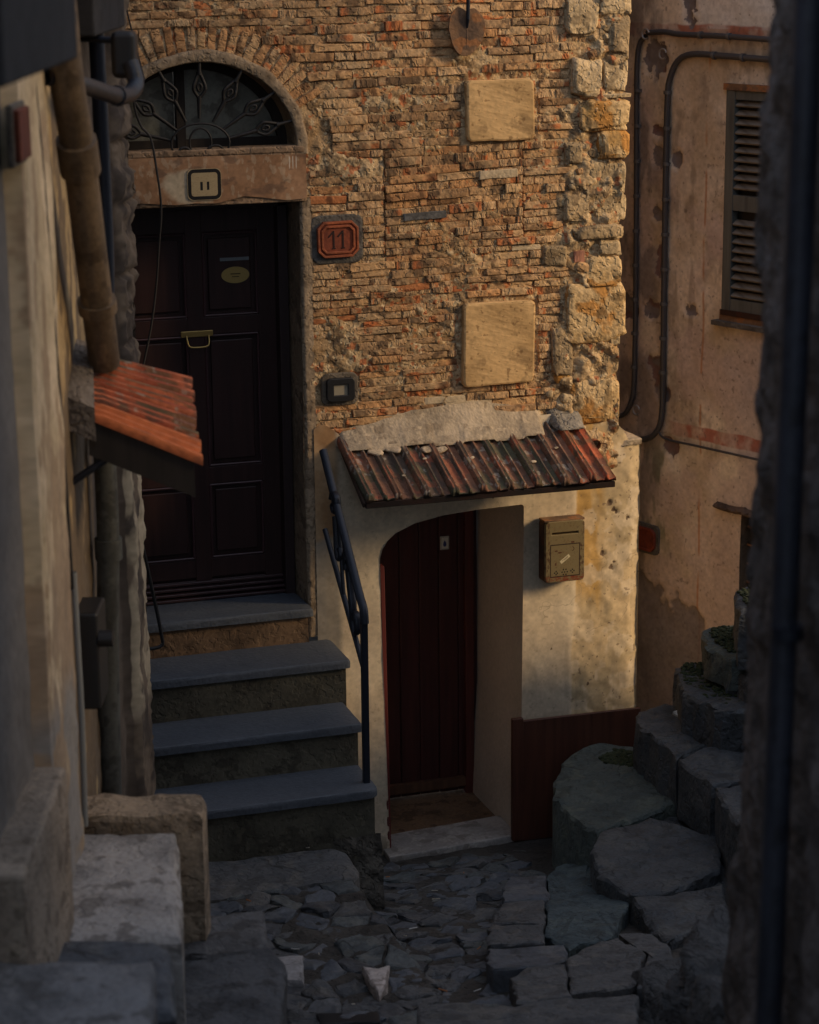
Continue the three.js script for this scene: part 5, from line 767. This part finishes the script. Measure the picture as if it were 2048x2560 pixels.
// ------------------------------------------------------------------ right foreground wall
{
  const h = thing('right_house', 'near rough dark wall filling the right edge', 'house');
  const m = M([0.135, 0.12, 0.115], { map: stoneTex, bumpMap: bumpCoarse, bumpScale: 0.014 });
  const at = (s, y) => { // s runs up the alley, round the corner, then away to the right
    const end = 6.02 + 0.13 * (fbm(2, y * 5, 4, 471) - 0.5) + 0.05 * sst(2.6, 1.9, y), r = 0.06, n = 0.07 * (fbm(s * 7, y * 7, 4, 473) - 0.5) + 0.030 * (fbm(s * 22, y * 22, 3, 475) - 0.5), fl = 0.04 * sst(2.4, 1.4, y);
    if (s < end - r) return alley(s, 0.93 - n - fl, y); const a = clamp((s - end + r) / 0.12) * Math.PI / 2; if (a < Math.PI / 2) return alley(end - r + Math.sin(a) * (r + n + fl), 0.93 + r - Math.cos(a) * (r + n + fl), y); return alley(end + n + fl, 0.93 + r + (s - end + r - 0.12), y);
  };
  mesh('wall', sheet({ x0: 4.2, x1: 7.0, y0: 0.4, y1: 5.0, cell: 0.022, at }), m, h);
  const body = (d0, d1, y0, y1, w0, w1) => { const c = alley((d0 + d1) / 2, (w0 + w1) / 2, (y0 + y1) / 2), g = new THREE.BoxGeometry(w1 - w0, y1 - y0, d1 - d0); g.rotateY(-YAW); g.translate(...c); return boxUV(g); };
  mesh('building_block', merge([body(-6, 3.9, 0, 6.8, 2.3, 5), body(3.9, 4.2, 0, 6.8, 0.95, 5), body(4.2, 5.9, 5, 6.8, 0.95, 5), body(4.2, 5.8, 0, 5, 1.20, 5)]), m, h);
  const t = thing('dark_downpipe', 'dark drainpipe on the near right wall', 'pipe');
  mesh('tube', tube([[4.96, 0.868, 6], [4.98, 0.868, 4.6], [5.0, 0.862, 3.4], [5.0, 0.855, 2.2], [5.0, 0.85, 1.0]].map((p) => alley(...p)), 0.032, 50, 14), M([0.035, 0.040, 0.055], { roughness: 0.5, map: stoneTex }), t);
  for (const y of [4.7, 3.05]) mesh('clip', bar(alley(4.99, 0.866, y), alley(4.99, 0.866, y + 0.03), 0.039, 14), ironM, t);
  const rk = [[7.9, 1.07, 0.45, 0.50, 0.62, 0.55], [7.45, 1.16, 0.68, 0.5, 0.8, 0.5], [8.3, 1.22, 0.32, 0.45, 0.5, 0.5], [6.9, 1.10, 0.85, 0.42, 0.7, 0.4]];
  rk.forEach(([d, w, y, a, b, c], i) => { const o = mesh('rock', lump(a, b, c, 0.30, 5, 0.55), M([0.085, 0.085, 0.085], { map: stoneTex, bumpMap: bumpCoarse, bumpScale: 0.02 })); o.position.set(...alley(d, w, y)); o.rotation.y = i; tag(o, ['dark rough rock in front of the lowest stone step', 'dark rock bulging at the foot of the right wall', 'low dark rock beside the lowest stone step', 'dark rock nearest the viewer at lower right'][i], 'rock', 'rocks at the foot of the right wall'); });
}
// ------------------------------------------------------------------ house behind, up the side lane
const BP = [2.55, -0.2], BD = [0.373, 0.928], BN = [-0.928, 0.373];
const back = (s, y, o = 0) => [BP[0] + BD[0] * s + BN[0] * o, y, BP[1] + BD[1] * s + BN[1] * o];
const scars = [[-0.765, 3.57, 0.05, 0.03], [-0.755, 3.44, 0.05, 0.075], [-0.755, 3.12, 0.05, 0.035], [-0.735, 2.86, 0.05, 0.10], [-0.779, 2.598, 0.065, 0.05], [-0.98, 2.58, 0.07, 0.09], [-0.49, 2.62, 0.06, 0.05], [-0.633, 1.845, 0.055, 0.05], [-0.74, 2.25, 0.05, 0.10], [-0.70, 2.12, 0.05, 0.05], [-0.62, 3.42, 0.03, 0.04], [-0.78, 3.95, 0.09, 0.08], [-0.55, 4.25, 0.05, 0.12]];
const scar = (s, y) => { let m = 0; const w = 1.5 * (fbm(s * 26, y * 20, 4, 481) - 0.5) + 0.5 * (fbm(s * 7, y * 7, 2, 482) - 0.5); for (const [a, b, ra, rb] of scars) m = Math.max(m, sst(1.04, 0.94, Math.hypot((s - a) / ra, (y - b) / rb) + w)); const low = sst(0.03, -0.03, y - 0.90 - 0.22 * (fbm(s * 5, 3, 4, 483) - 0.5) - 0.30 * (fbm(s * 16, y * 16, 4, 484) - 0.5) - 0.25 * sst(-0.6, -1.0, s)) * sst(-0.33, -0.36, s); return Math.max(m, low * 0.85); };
const backTex = tex(1024, 1500, (u, v) => {
  const s = -1.5 + u * 1.7, y = -0.2 + v * 5.2, n = fbm(s * 5, y * 4, 5, 485), f = fbm(s * 60, y * 60, 3, 487), st = fbm(s * 16, y * 1.8, 4, 489);
  let c = mix3([0.46, 0.345, 0.21], [0.66, 0.53, 0.36], sst(0.32, 0.68, n));
  c = mix3(c, [0.24, 0.18, 0.115], 0.6 * sst(0.56, 0.68, 0.45 * st + 0.55 * fbm(s * 9, y * 6, 5, 488))); c = mix3(c, [0.50, 0.365, 0.27], 0.7 * sst(0.42, 0.58, fbm(s * 3, y * 3, 4, 486)));
  if (y > 4.12) c = mix3(c, [0.62, 0.56, 0.44], 0.75 * sst(-0.6, -0.5, s + 0.1 * (n - 0.5)));
  const wob = 0.02 * (fbm(s * 12, y * 6, 3, 491) - 0.5), fade = 0.35 + 0.65 * sst(0.35, 0.6, fbm(s * 9, y * 9, 4, 493));
  c = mix3(c, [0.34, 0.10, 0.045], 0.9 * fade * sst(-0.07, -0.055, y - 4.13 + wob) * sst(0.012, 0, y - 4.13 + wob)); c = mix3(c, [0.36, 0.115, 0.065], 0.95 * fade * sst(-0.004, 0.004, y - 1.915 + wob) * sst(0.004, -0.004, y - 1.99 + wob) * sst(-0.66, -0.60, s));
  c = mix3(c, [0.40, 0.16, 0.05], 0.7 * sst(0.010, 0.004, Math.abs(s + 0.40 + 0.02 * (vn(2, y * 4, 3) - 0.5))) * sst(0.45, 0.55, fbm(1, y * 5, 3, 495) + 0.05));
  c = mix3(c, [0.10, 0.11, 0.045], 0.75 * sst(0.45, 0.62, fbm(s * 14, y * 4, 4, 497)) * sst(0.22, 0.10, Math.abs(s + 0.78)) * sst(1.15, 1.4, y) * sst(1.9, 1.75, y));
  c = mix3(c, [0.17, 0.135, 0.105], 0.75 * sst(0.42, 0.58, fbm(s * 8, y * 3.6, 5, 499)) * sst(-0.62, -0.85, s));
  const m = scar(s, y); c = mix3(c, mix3([0.12, 0.095, 0.08], [0.22, 0.18, 0.15], fbm(s * 12, y * 12, 4, 501)), m); if (y > 1.2) c = mix3(c, [0.17, 0.07, 0.045], 0.6 * sst(0.7, 1, m) * sst(0.5, 0.6, fbm(s * 9, y * 9, 2, 503)));
  c = mix3(c, [0.12, 0.09, 0.065], 0.5 * sst(0.74, 0.79, fbm(s * 46, y * 46, 3, 505)));
  const q = 0.78 + 0.42 * f; return [c[0] * q * 1.10, c[1] * q * 1.17, c[2] * q * 1.36];
}, false, false);
{
  const h = thing('back_house', 'stained plaster house with a shuttered window behind the brick corner', 'house');
  const winHole = [[-0.095, 1.0], [0.30, 1.0], [0.30, 1.555], [-0.095, 1.56]], shHole = [[-0.262, 2.66], [0.30, 2.66], [0.30, 3.82], [-0.262, 3.82]];
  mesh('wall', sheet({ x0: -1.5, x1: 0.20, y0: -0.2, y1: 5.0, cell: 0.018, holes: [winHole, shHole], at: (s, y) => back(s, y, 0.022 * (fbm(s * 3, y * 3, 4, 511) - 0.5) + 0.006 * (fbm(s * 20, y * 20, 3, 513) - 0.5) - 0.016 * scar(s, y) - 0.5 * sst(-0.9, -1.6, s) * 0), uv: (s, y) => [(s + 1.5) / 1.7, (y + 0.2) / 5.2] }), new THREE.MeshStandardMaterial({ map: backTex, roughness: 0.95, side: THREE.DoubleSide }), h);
  const bodyB = (s0, s1, y0, y1, o0, o1) => { const g = new THREE.BoxGeometry(o1 - o0, y1 - y0, s1 - s0); g.rotateY(Math.atan2(BD[0], BD[1])); g.translate(...back((s0 + s1) / 2, (y0 + y1) / 2, (o0 + o1) / 2)); return boxUV(g); };
  mesh('building_block', merge([bodyB(-9, -1.5, -0.3, 6.2, -3, 0), bodyB(-1.5, 0.20, 5, 6.2, -3, 0), bodyB(-1.5, 0.18, -0.3, 5, -3, -0.32)]), M([0.36, 0.28, 0.19], { map: stoneTex, bumpMap: bumpCoarse, bumpScale: 0.008 }), h);
  const rev = (s0, s1, y0, y1) => merge([bodyB(s0 - 0.02, s0, y0, y1, -0.30, -0.012), bodyB(s0, s1, y1, y1 + 0.02, -0.30, -0.012), bodyB(s0, s1, y0 - 0.03, y0, -0.30, 0.02)]);
  mesh('window_reveal', rev(-0.095, 0.3, 1.0, 1.555), M([0.30, 0.21, 0.13], { map: stoneTex }), h); mesh('window_reveal', rev(-0.262, 0.3, 2.66, 3.82), M([0.16, 0.10, 0.07], { map: rustTex }), h);
  const g = new THREE.Group(); g.name = 'barred_window'; h.add(g); mesh('dark_pane', bodyB(-0.10, 0.3, 1.0, 1.56, -0.25, -0.23), M([0.015, 0.013, 0.012], { roughness: 0.3 }), g);
  for (const y of [1.08, 1.17, 1.27, 1.38, 1.48]) mesh('window_bar', bar(back(-0.11, y, -0.06), back(0.3, y - 0.02, -0.06), 0.007, 6), rustM, g);
  for (const s of [-0.02, 0.08]) mesh('window_bar', bar(back(s, 1.0, -0.065), back(s, 1.56, -0.065), 0.006, 6), rustM, g);
  mesh('window_lintel', slabOf(back, -0.26, 0.3, 1.555, 1.60, 0.045), M([0.13, 0.085, 0.06], { map: stoneTex, bumpMap: bumpCoarse, bumpScale: 0.02 }), h);
  // louvred shutter
  const s = new THREE.Group(); s.name = 'louvred_shutter'; h.add(s); tag(s, 'weathered grey-green louvred shutter');
  const grn = M([0.135, 0.14, 0.125], { map: woodTex, bumpMap: woodTex, bumpScale: 0.002 }), slatM = M([0.24, 0.215, 0.18], { map: woodTex, bumpMap: woodTex, bumpScale: 0.002 });
  mesh('stile', bodyB(-0.257, -0.198, 2.66, 3.81, -0.028, 0.018), grn, s); mesh('stile', bodyB(0.10, 0.16, 2.66, 3.81, -0.028, 0.018), grn, s);
  for (const [a, b] of [[3.765, 3.81], [3.19, 3.27], [2.66, 2.72]]) mesh('rail', bodyB(-0.198, 0.10, a, b, -0.026, 0.014), grn, s);
  for (let y = 2.745; y < 3.76; y += 0.0475) { if (y > 3.17 && y < 3.28) continue; const q = new THREE.BoxGeometry(0.042, 0.009, 0.31); q.rotateZ(0.55 ); q.rotateY(Math.atan2(BD[0], BD[1])); q.translate(...back(-0.05, y, -0.006)); mesh('slat', boxUV(q), slatM, s); }
  mesh('shutter_back', bodyB(-0.24, 0.14, 2.66, 3.81, -0.05, -0.04), M([0.02, 0.018, 0.016]), s);
  mesh('rusty_lintel', bodyB(-0.275, 0.25, 3.812, 3.845, -0.05, 0.024), rustM, h); mesh('rusty_lintel', bodyB(-0.275, 0.25, 2.60, 2.655, -0.05, 0.012), rustM, h); mesh('window_sill', bodyB(-0.30, 0.25, 2.575, 2.60, -0.05, 0.05), darkCementM, h);
  const cable = (name, label, pts, r, clips = []) => { const t = thing(name, label, 'conduit'); mesh('tube', tube(pts.map(([a, y, o]) => back(a, y, o ?? 0.026)), r, 90, 8), M([0.055, 0.055, 0.06], { roughness: 0.5 }), t); for (const [a, y, hz] of clips) mesh('clip', hz ? bar(back(a, y, 0.026), back(a + 0.018, y, 0.026), r * 1.35, 10) : bar(back(a, y, 0.026), back(a, y + 0.018, 0.026), r * 1.35, 10), M([0.10, 0.10, 0.10], { roughness: 0.5 }), t); };
  const ys = Array.from({ length: 9 }, (_, i) => 2.25 + i * 0.19);
  cable('wall_conduit', 'dark conduit dropping straight beside the brick corner', [[-0.84, 4.07], [-0.885, 4.03], [-0.905, 3.9], [-0.900, 3.5], [-0.892, 3.0], [-0.888, 2.5], [-0.892, 2.15], [-0.91, 2.06], [-0.96, 1.98], [-1.05, 1.95]], 0.0145, ys.map((y) => [-0.893, y]));
  cable('bent_conduit', 'dark conduit bending down left of the louvred shutter', [[0.30, 3.975], [0.0, 3.978], [-0.30, 3.985], [-0.50, 3.985], [-0.60, 3.95], [-0.655, 3.86], [-0.672, 3.75], [-0.675, 3.3], [-0.672, 2.7], [-0.668, 2.2], [-0.672, 2.02], [-0.70, 1.93], [-0.77, 1.872], [-0.86, 1.852], [-1.0, 1.86]], 0.0165, [...ys.map((y) => [-0.672, y]), [-0.35, 3.984, 1], [-0.15, 3.981, 1]]);
  cable('upper_conduit', 'dark conduit running level along the upper red band', [[-0.83, 4.088], [-0.70, 4.095], [-0.587, 4.086], [-0.3, 4.085], [-0.022, 4.078], [0.3, 4.07]], 0.015, [[-0.45, 4.086, 1], [-0.25, 4.084, 1]]);
  cable('lower_cable', 'thin dark cable below the lower red band', [[-0.70, 1.93], [-0.64, 1.89], [-0.4, 1.888], [0.063, 1.888], [0.3, 1.89]], 0.007);
  for (const [a, y] of [[-0.858, 2.02], [-0.83, 4.08], [-0.70, 3.98]]) { const hk = tube(ell(0, 0, 0.026, 0.026, 0.3, 5.4, 12).map(([p, q]) => back(a + p, y + q, 0.04)), 0.006, 24, 6); tag(mesh('wall_hook', hk, M([0.35, 0.33, 0.31], { roughness: 0.5, metalness: 0.4 })), ['iron ring hook at the foot of the straight conduit', 'iron ring hook at the top of the straight conduit', 'iron ring hook above the bend of the bent conduit'][['-0.858', '-0.83', '-0.7'].indexOf(String(a))], 'hook'); }
  const t = thing('blank_red_tile', 'blank dark red terracotta tile peeping out behind the plaster corner', 'wall tile', back(-0.83, 1.285, 0.0)); t.rotation.y = Math.atan2(BN[0], BN[1]);
  const bed = extrude(roundRect(0.27, 0.165, 0.03), 0.012, 0.004); mesh('cement_bed', bed, darkCementM, t); const pl = extrude(roundRect(0.235, 0.130, 0.026, true), 0.010, 0.003); pl.translate(0, 0, 0.014); mesh('plate', pl, M([0.24, 0.045, 0.02], { map: stoneTex, roughness: 0.7 }), t);
  const rm = extrude(roundRect(0.235, 0.13, 0.026, true), 0.005, 0.002, [roundRect(0.215, 0.11, 0.022, true)]); rm.translate(0, 0, 0.026); mesh('rim', rm, M([0.30, 0.06, 0.025], { map: stoneTex }), t);
}
function slabOf(f, s0, s1, y0, y1, o) { const g = sheet({ x0: s0, x1: s1, y0, y1, cell: 0.012, at: (s, y) => f(s, y + 0.02 * (fbm(s * 14, 2, 3, 521) - 0.5), o * Math.sin(Math.PI * clamp((y - y0) / (y1 - y0), 0.02, 1)) + 0.02 * (fbm(s * 20, y * 20, 3, 523) - 0.5)) }); return boxUV(g); }

// ------------------------------------------------------------------ unseen wall and tall block, added only to shade the alley
{
  const perp = [-Math.sin(SUN_AZ), Math.cos(SUN_AZ)], along = [Math.cos(SUN_AZ), Math.sin(SUN_AZ)];
  const blk = (p, q0, q1, y0, y1, depth) => { const g = new THREE.BoxGeometry(depth, y1 - y0, q1 - q0); g.rotateY(-SUN_AZ); const p1 = p + depth / 2, q = (q0 + q1) / 2; g.translate(along[0] * p1 + perp[0] * q, (y0 + y1) / 2, along[1] * p1 + perp[1] * q); return boxUV(g); };
  const nm = M([0.34, 0.28, 0.21], { map: stoneTex, bumpMap: bumpCoarse, bumpScale: 0.01 });
  tag(mesh('added_shade_wall', merge([blk(6.0, -3.0, 1.7, -0.5, 1.5, 0.5), blk(6.0, 1.7, 7.0, -0.5, 4.25, 0.5)]), nm), 'unseen wall added to keep the sun off the stone steps and ground', 'wall');  // added out of view: keeps steps and ground out of the sun
  tag(mesh('added_shade_block', blk(6.6, -0.12, 3.30, -0.5, 8.5, 3), nm), 'unseen tall block added to dim the left of the brick front', 'house');  // added out of view: dims the front door and the wall's left end
}
renderer.render(scene, camera);
